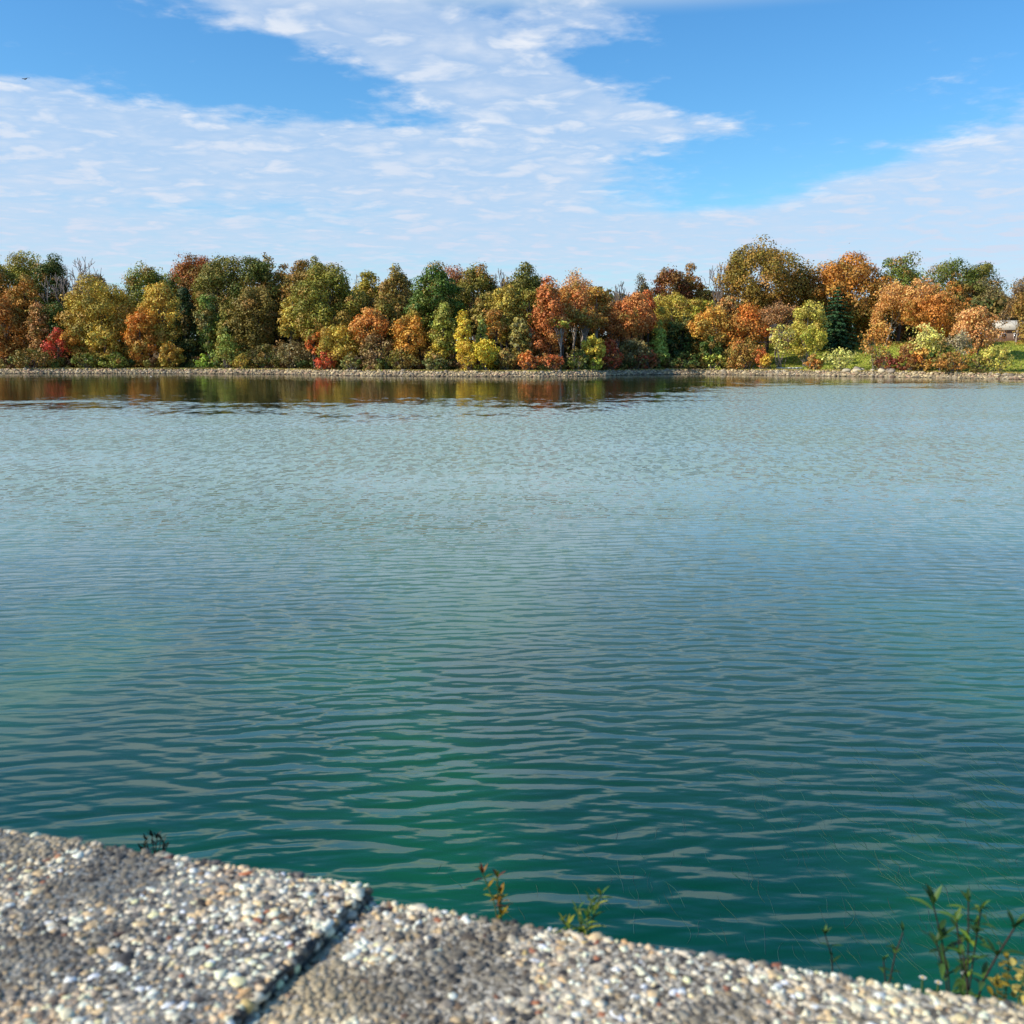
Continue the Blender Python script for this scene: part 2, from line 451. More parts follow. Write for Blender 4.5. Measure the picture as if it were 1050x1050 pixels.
def branch_tree(rng, levels, spread, up, k0=5, shape='vase'):
    """skeleton of a leafless tree in a unit box: list of (pts, radii), and the twig ends"""
    out, ends = [], []
    def grow(p, dr, L, r, lv):
        m = 4; pts = [p]
        dd = dr.copy()
        for _ in range(m - 1):
            dd = dd + rng.normal(0, 0.10, 3) + np.array([0, 0, up * 0.035]); dd /= np.linalg.norm(dd)
            pts.append(pts[-1] + dd * L / (m - 1))
        r2 = r * 0.6
        out.append((np.array(pts), np.linspace(r, r2, m)))
        if lv == 0:
            ends.append(pts[-1]); ends.append(pts[-2]); return
        n = k0 if lv == levels else int(rng.integers(2, 5))
        ph0 = rng.uniform(0, 6.28)
        for i in range(n):
            ph = ph0 + i * 6.28 / n + rng.normal(0, .3)
            ang = spread * rng.uniform(0.55, 1.25)
            a = np.cross(dd, [0.31, .22, .93] if abs(dd[2]) < .9 else [1, 0, 0.]); a /= np.linalg.norm(a); bb = np.cross(dd, a)
            nd = dd * math.cos(ang) + (a * math.cos(ph) + bb * math.sin(ph)) * math.sin(ang)
            q = pts[-1] if i < 2 else pts[int(rng.integers(1, m))]
            grow(q, nd / np.linalg.norm(nd), L * rng.uniform(.58, .82), r2 * rng.uniform(.5, .75), lv - 1)
    grow(np.zeros(3), np.array([0, 0, 1.0]), 0.3, 0.022, levels)
    return out, np.array(ends)


TREES = 0


def locate(px, s):
    Y = 240.0
    for _ in range(4):
        x = float(x_at(px, Y)); Y = float(shore_y(x)) + s
    return x, Y, float(ground(x, Y))


def make_tree(name, cat, group, px, top, hw, s, kind, c1, c2=None, mixw=0.35, label='', cb=None, dens=1.0, leaf=0.37, low=None, pale=False):
    """px, top, hw: column, top row and half width seen in the photo; s: metres inland from the water; cb: row of the crown's lowest leaves"""
    global TREES
    TREES += 1
    rng = np.random.default_rng(1000 + TREES * 7)
    x, Y, z0 = locate(px, s)
    zt = z_at(top, Y); H = max(zt - z0, 0.8)
    dep = Y * CP; r = hw * dep / F * (1.1 if cat == 'tree' else 1.0); ry = r * rng.uniform(.85, 1.1)
    zc = 0.12 * H if cb is None else max(z_at(cb, Y) - z0, 0.02 * H)
    root = empty(name, (x, Y, z0)); tag(root, label, cat, group)
    c1 = leafc(c1); c2 = c1 * np.array([0.8, 0.85, 0.8]) if c2 is None else leafc(c2)
    low = None if low is None else leafc(low)
    if cat != 'tree': dens *= .6
    bark = M_PALE_BARK if pale else M_BARK

    def leaf_cols(n, lob_mix, zrel=None):
        w = np.clip(lob_mix + rng.normal(0, .22, n), 0, 1)[:, None]
        c = c1 * (1 - w) + c2 * w
        if low is not None:
            lw_ = np.clip(sstep(zrel + rng.normal(0, .12, n), 0.62, 0.25), 0, 1)[:, None]
            c = c * (1 - lw_) + low * lw_
        return np.clip(c * rng.uniform(.62, 1.38, (n, 1)) * (1 + rng.normal(0, .05, (n, 3))), 0.004, .9)

    if kind in ('bare', 'sparse'):
        br, ends = branch_tree(rng, 4 if r < 2.2 else 5, 0.68 if kind == 'bare' else .6, 1.0, 5)
        allp = np.concatenate([p for p, _ in br])
        sx_ = r / np.percentile(np.abs(allp[:, :2]), 98.5); sz_ = H / allp[:, 2].max()
        S3 = np.array([sx_, sx_, sz_])
        tb = Tubes(5); bb = Tubes(3)
        for i, (p, rr) in enumerate(br):
            rad = np.maximum(rr * H * .9, 0.075 if kind == 'bare' else .035)
            (tb if i == 0 else bb).add(p * S3, rad)
        tb.build('trunk', bark if kind == 'sparse' else M_TWIG, root)
        bb.build('branches', M_TWIG if not pale else M_PALE_BARK, root)
        if kind == 'sparse' or c2 is not None and mixw > .9:
            n = int(min(9000, 36 * hw * (H / dep * F) * 0.09 * dens * 1.3 + 250))
            e = ends * S3
            if H > 9: e = e[e[:, 2] > .3 * H]; ends = e / S3
            pk = rng.integers(0, len(e), n)
            Pp = e[pk] + rng.normal(0, 1, (n, 3)) * np.array([.05 * r + .25, .05 * r + .25, .02 * H + .15])
            lm = (rng.random(len(e)) < mixw).astype(float)[pk]
            leaf_quads(Pp, rng.normal(size=(n, 3)) + [0, 0, .4], leaf * .8, leaf_cols(n, lm, Pp[:, 2] / H), rng, 'crown', root)
        return root
    if kind == 'spruce':
        pts, nor, mixv = [], [], []
        tb = Tubes(6); tb.add([[0, 0, 0], [0, 0, H * .5], [0, 0, H * .98]], [.028 * H, .016 * H, .02])
        nl = int(H * 1.15)
        for i in range(nl):
            t = (i + .5) / nl; zl = H * (0.08 + .9 * t) ; R0 = r * (1 - t) ** .72 * rng.uniform(.8, 1.12)
            nb = int(6 + 8 * (1 - t)); ph0 = rng.uniform(0, 6.3)
            for k in range(nb):
                ph = ph0 + k * 6.283 / nb + rng.normal(0, .15); L = R0 * rng.uniform(.7, 1.12)
                dr = np.array([math.cos(ph), math.sin(ph), -.12 - .25 * (1 - t)])
                tb.add([[0, 0, zl], np.array([0, 0, zl]) + dr * L * .6, np.array([0, 0, zl + .04 * L]) + dr * L], [.05, .035, .015])
                m_ = int(8 + 16 * L * dens)
                uu = rng.uniform(.12, 1.02, m_) ** .8
                p = np.array([0, 0, zl]) + dr * L * uu[:, None]
                side = np.array([-dr[1], dr[0], 0]) * (rng.normal(0, .16, m_) * L * (1.15 - uu))[:, None]
                pts.append(p + side + np.stack([np.zeros(m_), np.zeros(m_), -np.abs(rng.normal(0, .12, m_)) + .04 * L * uu], -1))
                nor.append(rng.normal(0, .45, (m_, 3)) + [0, 0, 1.0] + dr * .35); mixv.append(np.full(m_, rng.random() * .8))
        Pp = np.concatenate(pts); n = len(Pp)
        tb.build('trunk', M_BARK, root)
        leaf_quads(Pp, np.concatenate(nor), leaf, leaf_cols(n, np.concatenate(mixv), Pp[:, 2] / H), rng, 'crown', root)
        return root
    # leafy kinds
    a = (H - zc) / 2
    C, rl = crown_lobes(rng, r, ry, a, kind)
    n = int(np.clip(16.0 * math.pi * (r * a) * 2 / (leaf * leaf) * .5 * dens, 700, 30000))
    wgt = rl ** 2 * rng.uniform(.25, 1.7, len(C)); pk = rng.choice(len(C), n, p=wgt / wgt.sum())
    u = rng.normal(size=(n, 3)); u[:, 2] = u[:, 2] * .9 + .35; u /= np.linalg.norm(u, axis=1, keepdims=True)
    sc3 = np.array([r, ry, a]); rm = min(r, a)
    loc = C[pk] * sc3 * (1 - .26) + u * (rl[pk] * (0.55 * rm + .45 * sc3[None].mean()))[:, None] * (rng.uniform(.7, 1.4, (len(C), 3)) * np.array([1, 1, .8]))[pk] * (rng.uniform(.45, 1.05, (n, 1)) ** .28 + (rng.random((n, 1)) < .07) * rng.exponential(.17, (n, 1)))
    # ragged rim
    loc += rng.normal(0, .08 + .02 * rm, (n, 3))
    qx = np.percentile(np.abs(loc[:, 0]), 97); qz = np.percentile(loc[:, 2], 98.3); qb = np.percentile(loc[:, 2], 1.0)
    loc[:, 0] *= r / qx; loc[:, 1] *= r / qx
    loc[:, 2] = zc + (loc[:, 2] - qb) / (qz - qb) * (H - zc)
    loc[:, 2] = np.maximum(loc[:, 2], 0.05)
    lob = (rng.random(len(C)) < mixw).astype(float) * rng.uniform(.5, 1, len(C))
    odd = rng.random(len(C)) * (.3 if dens > .85 and cat != 'tree' or dens > 1.45 else 1.0) + (.25 if dens > .85 and cat != 'tree' or dens > 1.45 else 0.0); odd_c = np.where((odd < .2)[:, None], leafc((112, 100, 44)), np.where((odd > .86)[:, None], leafc((150, 104, 56)), 0)); odd_m = (((odd < .2) | (odd > .86)) * rng.uniform(.3, .8, len(C)))[pk][:, None]
    nrm_ = u + rng.normal(0, .26, (n, 3))
    leaf_quads(loc, nrm_, leaf, leaf_cols(n, lob[pk], loc[:, 2] / H) * (1 - odd_m) + odd_c[pk] * odd_m, rng, 'crown' if cat == 'tree' else 'foliage', root)
    # trunk and limbs
    tb = Tubes(6)
    shrub = cat != 'tree'
    hh = H * (.8 if not shrub else .5)
    tr = np.clip(.020 * H, .05, .5)
    wob = rng.normal(0, .02 * H, (4, 2)); wob[0] = 0
    zs = np.array([-.15, hh * .35, hh * .7, hh])
    tp = np.column_stack([wob, zs])
    if not shrub: tb.add(tp, [tr * 1.15, tr * .85, tr * .55, tr * .2])
    k = 13 if not shrub else 14
    qs = C[rng.choice(len(C), k, replace=False)] * sc3 * (.85 if not shrub else .98)
    for q in qs:
        e = np.array([q[0], q[1], zc + (q[2] / a + 1) / 2 * (H - zc)])
        if shrub:
            b0 = np.array([rng.normal(0, .2 * r), rng.normal(0, .2 * r), -.05]); tb.add([b0, (b0 + e) / 2 + rng.normal(0, .06 * r, 3), e], [.07, .045, .025]); continue
        zb = float(np.clip(e[2] * rng.uniform(.45, .75), .15 * H, hh))
        b0 = np.array([np.interp(zb, zs, tp[:, 0]), np.interp(zb, zs, tp[:, 1]), zb])
        mid = (b0 + e) / 2 + [0, 0, .05 * H] + rng.normal(0, .03 * r, 3)
        tb.add([b0, mid, e], [tr * .5, tr * .33, .03])
    tb.build('trunk' if not shrub else 'stem', bark if not shrub else M_TWIG, root)
    return root


T = lambda *a, **k: make_tree('autumn_tree', 'tree', 'trees on the far shore', *a, **k)
GT = lambda *a, **k: make_tree('green_tree', 'tree', 'trees on the far shore', *a, **k)
BT = lambda *a, **k: make_tree('bare_tree', 'tree', 'trees on the far shore', *a, **k)
SH = lambda *a, **k: make_tree('shrub', 'shrub', 'shrubs along the far shore', *a, **k)

# ---- back row, left to right
T(20, 265, 27, 32, 'round', (150, 140, 50), (100, 98, 36), .5, label='tall olive and yellow crown at the left edge of the woods', cb=345)
BT(79, 262, 26, 23, 'bare', GY, label='bare grey fan-shaped tree rising behind the crowns near the left edge')
GT(58, 268, 17, 28, 'dome', (66, 78, 30), DG, .5, label='dark green crown just left of the bare grey fan tree', cb=340)
T(96, 284, 15, 27, 'round', (134, 114, 46), BR, .4, label='olive brown crown right of the bare grey fan tree', cb=340)
GT(155, 278, 24, 28, 'round', (124, 128, 48), DG, .45, label='loose green crown standing behind the golden tree on the left', cb=345)
T(200, 266, 25, 34, 'dome', RB, (120, 92, 40), .3, label='russet red crown topping the left half of the woods', cb=330)
T(226, 268, 22, 24, 'round', (116, 108, 44), (86, 88, 36), .5, label='tall dull olive crown right beside the russet red crown', cb=360)
GT(260, 268, 23, 27, 'round', (96, 94, 34), DG, .5, label='dark olive crown with a flat top, second right of the russet crown', cb=350)
T(282, 270, 15, 34, 'round', BO, OL, .4, label='narrow golden brown crown between two darker crowns', cb=330)
T(308, 271, 18, 30, 'round', (138, 100, 46), (104, 92, 36), .5, label='brown olive crown left of the big rounded olive green tree', cb=345)
GT(325, 269, 12, 40, 'round', (120, 122, 44), label='green tip showing over the brown olive crown', cb=320)
BT(371, 278, 9, 40, 'bare', GY, label='small bare pale twig crown right of the big rounded olive green tree')
T(378, 282, 13, 30, 'round', (160, 146, 46), OL, .5, label='yellow green crown with a narrow top left of the brown domed crown', cb=340)
T(405, 280, 19, 26, 'dome', (142, 110, 54), (122, 108, 46), .5, label='brown domed crown left of the deep green rounded tree', cb=350)
T(467, 274, 18, 40, 'sparse', RB, PK, .3, label='thin russet crown peeping over the deep green tree', dens=1.1)
T(486, 277, 21, 30, 'dome', (118, 108, 36), (92, 90, 32), .5, label='wide olive crown right of the deep green rounded tree', cb=345)
BT(514, 275, 10, 40, 'bare', GY, label='small bare grey crown between two olive crowns in mid shore')
GT(541, 276, 23, 28, 'dome', (84, 86, 30), (112, 104, 36), .4, label='dark olive domed crown just left of the salmon red tree', cb=345)
T(594, 279, 30, 34, 'sparse', (216, 162, 122), (190, 130, 96), .5, label='wide thin pale orange crown with grey branches showing', dens=1.3, pale=True)
BT(634, 288, 11, 34, 'bare', GY, label='spiky bare twigs between the pale orange crown and the coral tree')
T(660, 283, 11, 32, 'sparse', (98, 82, 56), (80, 76, 40), .5, label='small dark open crown against the sky over the coral tree', dens=1.2)
T(688, 279, 18, 32, 'dome', MA, (112, 84, 40), .4, label='dark maroon crown left of the brown olive crown', cb=330)
T(706, 276, 14, 36, 'dome', (124, 96, 42), (140, 86, 46), .4, label='brown olive crown left of the tall bare grey tree', cb=330)
BT(733, 270, 19, 33, 'bare', GY, label='tall bare grey tree left of the great oak')
T(786, 256, 43, 44, 'dome', (140, 106, 42), (104, 94, 34), .5, label='great spreading brown olive oak, highest crown on the shore', cb=322, leaf=.42)
T(863, 266, 36, 56, 'dome', (180, 112, 46), (140, 104, 40), .45, label='broad orange brown oak behind the dark spruce', cb=340, low=(96, 90, 34), leaf=.42)
GT(917, 267, 26, 74, 'round', (104, 116, 46), (72, 88, 36), .4, label='green crown right of the broad orange brown oak', cb=330, dens=.8)
GT(981, 271, 29, 104, 'round', (88, 98, 36), (64, 78, 30), .5, label='dark green rounded crown near the right end of the shore', cb=335, dens=.9)
T(981, 292, 15, 96, 'round', (134, 104, 46), RU, .4, label='olive brown crown in front of the dark green rounded crown', cb=345)
T(1012, 285, 20, 98, 'sparse', (126, 116, 82), (110, 90, 60), .4, label='grey olive thin crown over the pink tan tree', dens=2.0)
T(1042, 287, 16, 56, 'sparse', (136, 104, 68), (104, 84, 56), .5, label='open brown tree with a pale trunk at the right end', dens=1.2, pale=True)
T(1068, 292, 25, 52, 'round', (140, 112, 56), BR, .5, label='brown crown cut by the right edge of the view', cb=362)
T(-14, 270, 22, 24, 'round', (120, 110, 44), RB, .5, label='olive brown crown cut by the left edge of the view', cb=350)

# ---- middle and front rows
T(6, 302, 17, 16, 'round', (168, 108, 56), (130, 100, 46), .5, label='orange brown tree at the left edge of the shore', cb=366)
T(40, 314, 9, 13, 'column', (168, 118, 82), BR, .4, label='slim pinkish brown tree left of the crimson sapling', cb=370)
T(29, 286, 13, 20, 'round', (170, 116, 54), OL, .4, label='orange brown mid-height crown under the yellow olive crown', cb=340)
GT(58, 314, 15, 15, 'round', DG, (70, 92, 48), .5, label='dark green low tree above the crimson sapling', cb=372)
T(58, 338, 10, 8, 'cone', (178, 58, 58), (196, 76, 74), .4, label='crimson sapling low on the left shore', cb=366, dens=.5)
T(104, 292, 30, 16, 'round', (174, 150, 54), (132, 116, 42), .5, label='wide yellow olive tree between the bare fan tree and the golden tree', cb=374)
T(79, 330, 12, 9, 'round', (190, 128, 52), OL, .35, label='orange olive low tree right of the crimson sapling', cb=366)
T(107, 336, 12, 7, 'round', (206, 172, 68), OL, .4, label='soft yellow low tree in front of the wide yellow olive tree', cb=370)
T(170, 294, 18, 13, 'dome', (226, 184, 72), (190, 150, 54), .35, label='golden yellow tree leaning over the left shore', cb=362)
T(143, 320, 13, 9, 'column', (226, 134, 58), (222, 160, 62), .4, label='bright orange tree at the foot of the golden tree', cb=376)
T(173, 354, 11, 6, 'round', (170, 132, 50), OL, .4, label='low gold brown tree under the golden tree', cb=376)
GT(190, 298, 13, 13, 'cone', (52, 66, 34), (40, 56, 34), .5, label='dark green pointed tree right of the golden tree', cb=374)
T(214, 304, 9, 12, 'column', (102, 122, 48), GB, .4, label='ivy clad slim trunk below the dull olive crown', cb=372, pale=True)
T(262, 298, 20, 15, 'round', (126, 104, 48), (96, 86, 36), .5, label='brown olive tree in front of the flat topped dark crown', cb=370)
T(238, 318, 13, 13, 'round', (128, 118, 46), DG, .4, label='grey olive mid tree left of the brown olive tree', cb=372)
T(300, 307, 11, 10, 'column', (222, 190, 84), OL, .35, label='slim soft yellow tree left of the big rounded olive green tree', cb=345)
T(338, 276, 28, 15, 'dome', (130, 126, 44), (104, 104, 34), .5, label='big rounded olive green tree with leaves from top to bottom', cb=360, dens=1.2)
T(322, 342, 9, 7, 'round', (208, 92, 58), OR, .4, label='small orange red tree above the scarlet shrub', cb=362)
T(349, 335, 18, 8, 'round', (184, 154, 58), OL, .5, label='low yellow olive tree right of the scarlet shrub', cb=370)
T(381, 318, 16, 10, 'dome', (218, 146, 82), RU, .4, label='peach orange low maple below the yellow green crown', cb=352)
T(396, 306, 13, 16, 'column', (132, 112, 58), OL, .5, label='slim olive brown tree under the brown domed crown', cb=365)
T(420, 326, 15, 10, 'round', (196, 130, 56), (170, 130, 44), .5, label='gold orange low tree left of the deep green rounded tree foot', cb=366)
GT(446, 277, 23, 17, 'dome', (76, 98, 32), (56, 82, 30), .4, label='deep green rounded tree in the middle of the shore', cb=345, dens=1.2)
T(432, 308, 11, 14, 'round', (134, 116, 40), label='olive gold crown low on the left side of the deep green tree', cb=355)
T(455, 314, 11, 10, 'cone', (150, 150, 62), (120, 128, 50), .4, label='pale green pointed tree in front of the deep green tree', cb=362)
T(475, 322, 6.5, 6, 'column', YE, (232, 190, 66), .4, label='narrow column of bright yellow vine on a trunk', cb=365, leaf=.36, dens=1.6)
T(494, 326, 4.5, 9, 'column', LG, PY, .4, label='thin pale green vine column behind the bright yellow shrub', cb=366, leaf=.36)
T(508, 318, 9, 11, 'round', (216, 148, 80), OL, .3, label='small orange crown right of the bright yellow vine column', cb=345)
T(520, 296, 16, 15, 'round', (168, 148, 58), (130, 112, 46), .5, label='yellow olive tree left of the dark olive domed crown', cb=350)
T(498, 302, 12, 17, 'round', (134, 116, 60), OL, .5, label='grey olive crown under the wide olive crown', cb=350)
T(545, 298, 14, 17, 'round', (132, 118, 42), DG, .4, label='olive tree with stems showing, under the dark olive domed crown', cb=335, pale=True)
T(532, 328, 10, 10, 'column', (138, 124, 56), GB, .5, label='thin grey olive tree left of the salmon red tree', cb=372, pale=True)
T(562, 292, 15, 12, 'cone', (180, 104, 66), (166, 92, 60), .5, label='tall salmon red tree left of the thin pale orange crown', cb=360)
T(576, 298, 9, 16, 'round', (224, 160, 92), OR, .4, label='small peach crown right of the salmon red tree', cb=340)
T(590, 294, 14, 20, 'column', (212, 128, 92), (218, 150, 80), .5, label='pink orange tree in the middle of the pale trunks', cb=334, pale=True)
T(611, 296, 12, 20, 'column', (158, 124, 54), (200, 130, 66), .4, label='olive orange tree left of the coral red tree', cb=338, pale=True)
T(600, 318, 17, 14, 'round', (136, 116, 46), (180, 110, 50), .4, label='olive crown over the pale trunks', cb=336, pale=True)
T(575, 326, 9, 9, 'round', (184, 184, 74), OL, .3, label='pale yellow green sapling beside the salmon red tree', cb=336, pale=True)
T(646, 303, 20, 12, 'dome', (186, 108, 70), (172, 116, 74), .4, label='broad coral red tree right of centre', cb=346)
T(634, 312, 14, 15, 'sparse', (186, 128, 92), RU, .4, label='thin brown pink tree left of the coral red tree', dens=1.8)
T(664, 300, 8, 15, 'cone', (200, 102, 60), RE, .4, label='pointed orange red top at the right of the coral red tree', cb=335)
T(609, 346, 10, 6, 'round', (236, 196, 58), YG, .3, label='bright gold low tree left of the deep red shrub', cb=368, dens=1.5)
T(690, 304, 25, 20, 'dome', (150, 140, 52), (168, 146, 56), .4, label='yellow green wide crown under the dark maroon crown', cb=345)
GT(699, 328, 17, 12, 'round', (56, 78, 34), (46, 66, 40), .5, label='dark green bushy tree left of the golden orange tree', cb=374)
T(676, 334, 9, 9, 'cone', (134, 152, 70), LG, .4, label='light green sapling right of the coral red tree', cb=372)
T(714, 308, 13, 16, 'round', (192, 184, 66), OL, .4, label='lemon green crown behind the golden orange tree', cb=340)
T(729, 317, 19, 10, 'dome', (230, 172, 72), (222, 140, 60), .35, label='golden orange tree right of the dark green bushy tree', cb=358)
GT(729, 346, 10, 5, 'round', DG, (70, 96, 48), .5, label='dark green low tree under the golden orange tree', cb=372)
T(743, 305, 10, 28, 'round', (186, 128, 82), GB, .4, label='small orange brown crown behind the golden orange tree', cb=335)
T(766, 315, 18, 15, 'cone', (220, 118, 52), (176, 120, 46), .4, label='orange topped tree with a dark green foot below the great oak', cb=364, low=(66, 76, 32))
T(795, 307, 20, 34, 'sparse', (168, 118, 84), PU, .5, label='rounded twiggy purple brown tree below the great oak', dens=2.0)
T(828, 311, 15, 26, 'round', (176, 164, 74), (150, 146, 58), .4, label='airy yellow green tree left of the dark spruce', cb=350, dens=.7, pale=True)
make_tree('spruce_tree', 'tree', 'trees on the far shore', 856, 292, 27, 42, 'spruce', SPC, (58, 88, 54), .5, label='dark blue green layered spruce beside the lawn', leaf=.42)
T(908, 291, 21, 48, 'sparse', (206, 144, 92), TA, .5, label='tan orange tree with pale forked trunk left of its twin', dens=1.7, pale=True)
T(945, 289, 21, 50, 'dome', (214, 150, 100), TA, .5, label='peach tan tree with pale trunk right of its twin', cb=325, pale=True, dens=.8)
T(957, 304, 25, 44, 'dome', (178, 110, 52), (164, 106, 56), .4, label='rust orange rounded tree on top of the lawn', cb=345, dens=1.1)
T(1006, 317, 19, 26, 'dome', (216, 150, 110), (200, 140, 84), .4, label='pink tan rounded tree on the right slope', cb=362, dens=.75, leaf=.36)

# ---- shrubs on the shore line
SH(30, 358, 20, 5, 'dome', (92, 96, 44), BR, .4, label='low dull green shrub at the left end of the shore')
SH(88, 362, 14, 5, 'dome', (104, 116, 50), DG, .5, label='low green shrub left of the orange tree foot')
SH(118, 362, 13, 5, 'dome', (136, 142, 56), DG, .4, label='yellow green shrub at the foot of the orange tree')
SH(208, 364, 9, 5, 'cone', (148, 172, 56), (110, 140, 52), .4, label='bright green shrub right of the dark pointed tree')
SH(231, 344, 13, 7, 'cone', (134, 146, 66), (110, 126, 54), .5, label='tall pale green shrub left of the brown thicket')
SH(247, 364, 9, 5, 'dome', (160, 138, 54), OL, .5, label='small gold olive shrub right of the tall pale green shrub')
SH(273, 354, 18, 7, 'dome', (96, 84, 48), DG, .5, label='dark brown green thicket below the brown olive tree')
SH(302, 350, 17, 7, 'dome', (126, 112, 84), (104, 92, 62), .5, label='grey brown thicket left of the scarlet shrub', dens=.7)
SH(334, 360, 10, 4.5, 'round', (180, 64, 54), (196, 84, 62), .4, label='scarlet shrub at the water edge, left of centre')
SH(359, 364, 9, 5, 'dome', (120, 124, 66), GB, .4, label='grey green shrub right of the scarlet shrub')
SH(385, 344, 17, 8, 'dome', (136, 110, 78), (110, 86, 58), .5, label='tall grey brown thicket below the peach maple', dens=.7)
SH(412, 358, 13, 6, 'dome', (120, 118, 56), BR, .5, label='olive brown shrub below the gold orange low tree')
SH(450, 348, 11, 8, 'dome', (194, 170, 58), OL, .4, label='yellow olive shrub left of the bright yellow shrub')
SH(446, 364, 14, 5, 'dome', (112, 112, 78), DG, .4, label='grey green shrub at the foot of the deep green tree')
SH(497, 350, 15, 5, 'round', YE, (238, 206, 50), .3, label='brilliant yellow shrub over the water, mid shore', leaf=.36, dens=2.0)
SH(480, 352, 10, 4.5, 'round', (240, 206, 58), (230, 180, 60), .4, label='deeper yellow shrub left of the brilliant yellow one', leaf=.36, dens=1.8)
SH(519, 358, 10, 6, 'dome', (136, 120, 62), BR, .4, label='brown olive shrub right of the brilliant yellow one')
SH(541, 361, 10, 4.5, 'dome', (214, 124, 74), (200, 110, 60), .5, label='orange shrub on the bank below the dark olive crown')
SH(565, 364, 12, 5, 'dome', (190, 92, 64), BR, .4, label='red brown shrub at the foot of the salmon red tree')
SH(592, 358, 10, 6, 'dome', (122, 122, 60), DG, .4, label='olive green shrub between the pale trunks')
SH(611, 366, 7, 4.5, 'dome', (190, 184, 60), label='small lemon shrub below the bright gold low tree')
SH(625, 350, 12, 5, 'dome', (184, 80, 58), (160, 62, 52), .5, label='deep red shrub right of the bright gold low tree')
SH(652, 349, 18, 6, 'dome', (122, 110, 78), (100, 96, 62), .5, label='wide grey brown twiggy shrub below the coral red tree', dens=.8)
SH(664, 360, 10, 4.5, 'dome', (176, 74, 66), (130, 70, 54), .5, label='wine red shrub beside the wide twiggy shrub')
SH(700, 362, 14, 5, 'dome', (66, 84, 42), DG, .5, label='dark green low shrub on the bank left of the golden orange tree')
SH(734, 364, 10, 4.5, 'dome', (160, 166, 78), LG, .5, label='pale lime shrub below the golden orange tree')
SH(764, 350, 16, 6, 'dome', (142, 118, 56), (176, 96, 58), .4, label='brown olive shrub below the orange topped tree')
SH(748, 358, 10, 6, 'dome', (126, 110, 56), OL, .4, label='dull olive shrub between the lime shrub and the brown olive one')
SH(781, 356, 5, 5, 'round', (218, 116, 76), label='small orange red shrub at the left end of the lawn')
SH(787, 364, 6, 4, 'dome', (226, 178, 58), label='small golden shrub at the left end of the lawn')
SH(800, 334, 13, 16, 'vase', (204, 186, 96), PY, .4, label='pale yellow open shrub with thin stems by the lawn', dens=.6, cb=362)
SH(828, 338, 17, 17, 'dome', (168, 156, 48), (128, 132, 44), .4, label='rounded yellow olive shrub on the lawn', dens=1.2, cb=363)
SH(862, 358, 16, 7, 'vase', (190, 184, 108), (170, 170, 90), .5, label='pale straw green reedy shrub before the lawn', dens=.3)
SH(836, 364, 8, 5, 'dome', (164, 128, 66), RU, .4, label='small brown shrub at the edge of the stones below the lawn')
SH(902, 331, 14, 11, 'vase', (206, 130, 72), (190, 140, 70), .5, label='orange leaved shrub in the middle of the lawn front', dens=.6, low=(128, 124, 84))
SH(912, 365, 10, 4.5, 'dome', (118, 46, 42), (90, 40, 36), .5, label='maroon low shrub right of the orange leaved shrub')
SH(935, 364, 11, 4.8, 'dome', (108, 52, 42), BR, .4, label='maroon brown low shrub below the brown shrub')
SH(938, 348, 13, 8, 'dome', (150, 112, 72), (130, 84, 54), .5, label='brown shrub left of the cream yellow shrub', dens=.8)
SH(960, 335, 14, 8, 'vase', (226, 214, 134), (206, 190, 90), .5, label='cream yellow upright shrub on the right bank', dens=.8)
SH(958, 358, 10, 4.5, 'dome', (188, 140, 70), RU, .4, label='ochre shrub at the foot of the cream yellow shrub')
SH(976, 351, 10, 6, 'dome', (64, 86, 36), DG, .5, label='dark green shrub right of the cream yellow shrub')
SH(993, 340, 12, 12, 'sparse', (160, 146, 120), GY, .5, label='grey twiggy shrub below the pink tan tree', dens=.8)
SH(993, 362, 19, 5, 'dome', (166, 112, 58), (110, 92, 46), .5, label='rust brown shrub along the right bank')
SH(1036, 356, 18, 6, 'dome', (184, 170, 78), (120, 118, 56), .5, label='yellow green shrub near the right end of the bank', dens=.6)
SH(1022, 366, 12, 4.5, 'dome', (118, 100, 54), DG, .4, label='dark olive low shrub between the rust and yellow green shrubs')

# ---- forest floor brush and the woods beyond, each read as one mass
def mass(name, x0, x1, s0, s1, n_l, zlo, zhi, rad, leaf, n, cols, cap=None):
    rng = np.random.default_rng(77 + n)
    X = rng.uniform(x0, x1, n_l); S_ = rng.uniform(s0, s1, n_l); Yc = shore_y(X) + S_
    zg = ground(X, Yc); hz = rng.uniform(zlo, zhi, n_l)
    if cap is not None: hz = np.minimum(hz, np.array([z_at(cap(x / (y * CP) * F + 525), y) for x, y in zip(X, Yc)]) - zg)
    rr = rad * rng.uniform(.6, 1.4, n_l)
    pk = rng.integers(0, n_l, n)
    u = rng.normal(size=(n, 3)); u /= np.linalg.norm(u, axis=1, keepdims=True); u[:, 2] = u[:, 2] * .8 + .1
    Pp = np.column_stack([X, Yc, zg + hz])[pk] + u * rr[pk][:, None] * rng.uniform(.5, 1.05, (n, 1))
    Pp[:, 2] = np.maximum(Pp[:, 2], ground(Pp[:, 0], Pp[:, 1]) + .1)
    cl = lin(np.array(cols))[rng.integers(0, len(cols), n_l)] * LEAF_K
    cc = np.clip(cl[pk] * rng.uniform(.65, 1.3, (n, 1)), .003, .9)
    o = leaf_quads(Pp, u + rng.normal(0, .5, (n, 3)), leaf, cc, rng, name, None)
    return tag(o, kind='stuff')


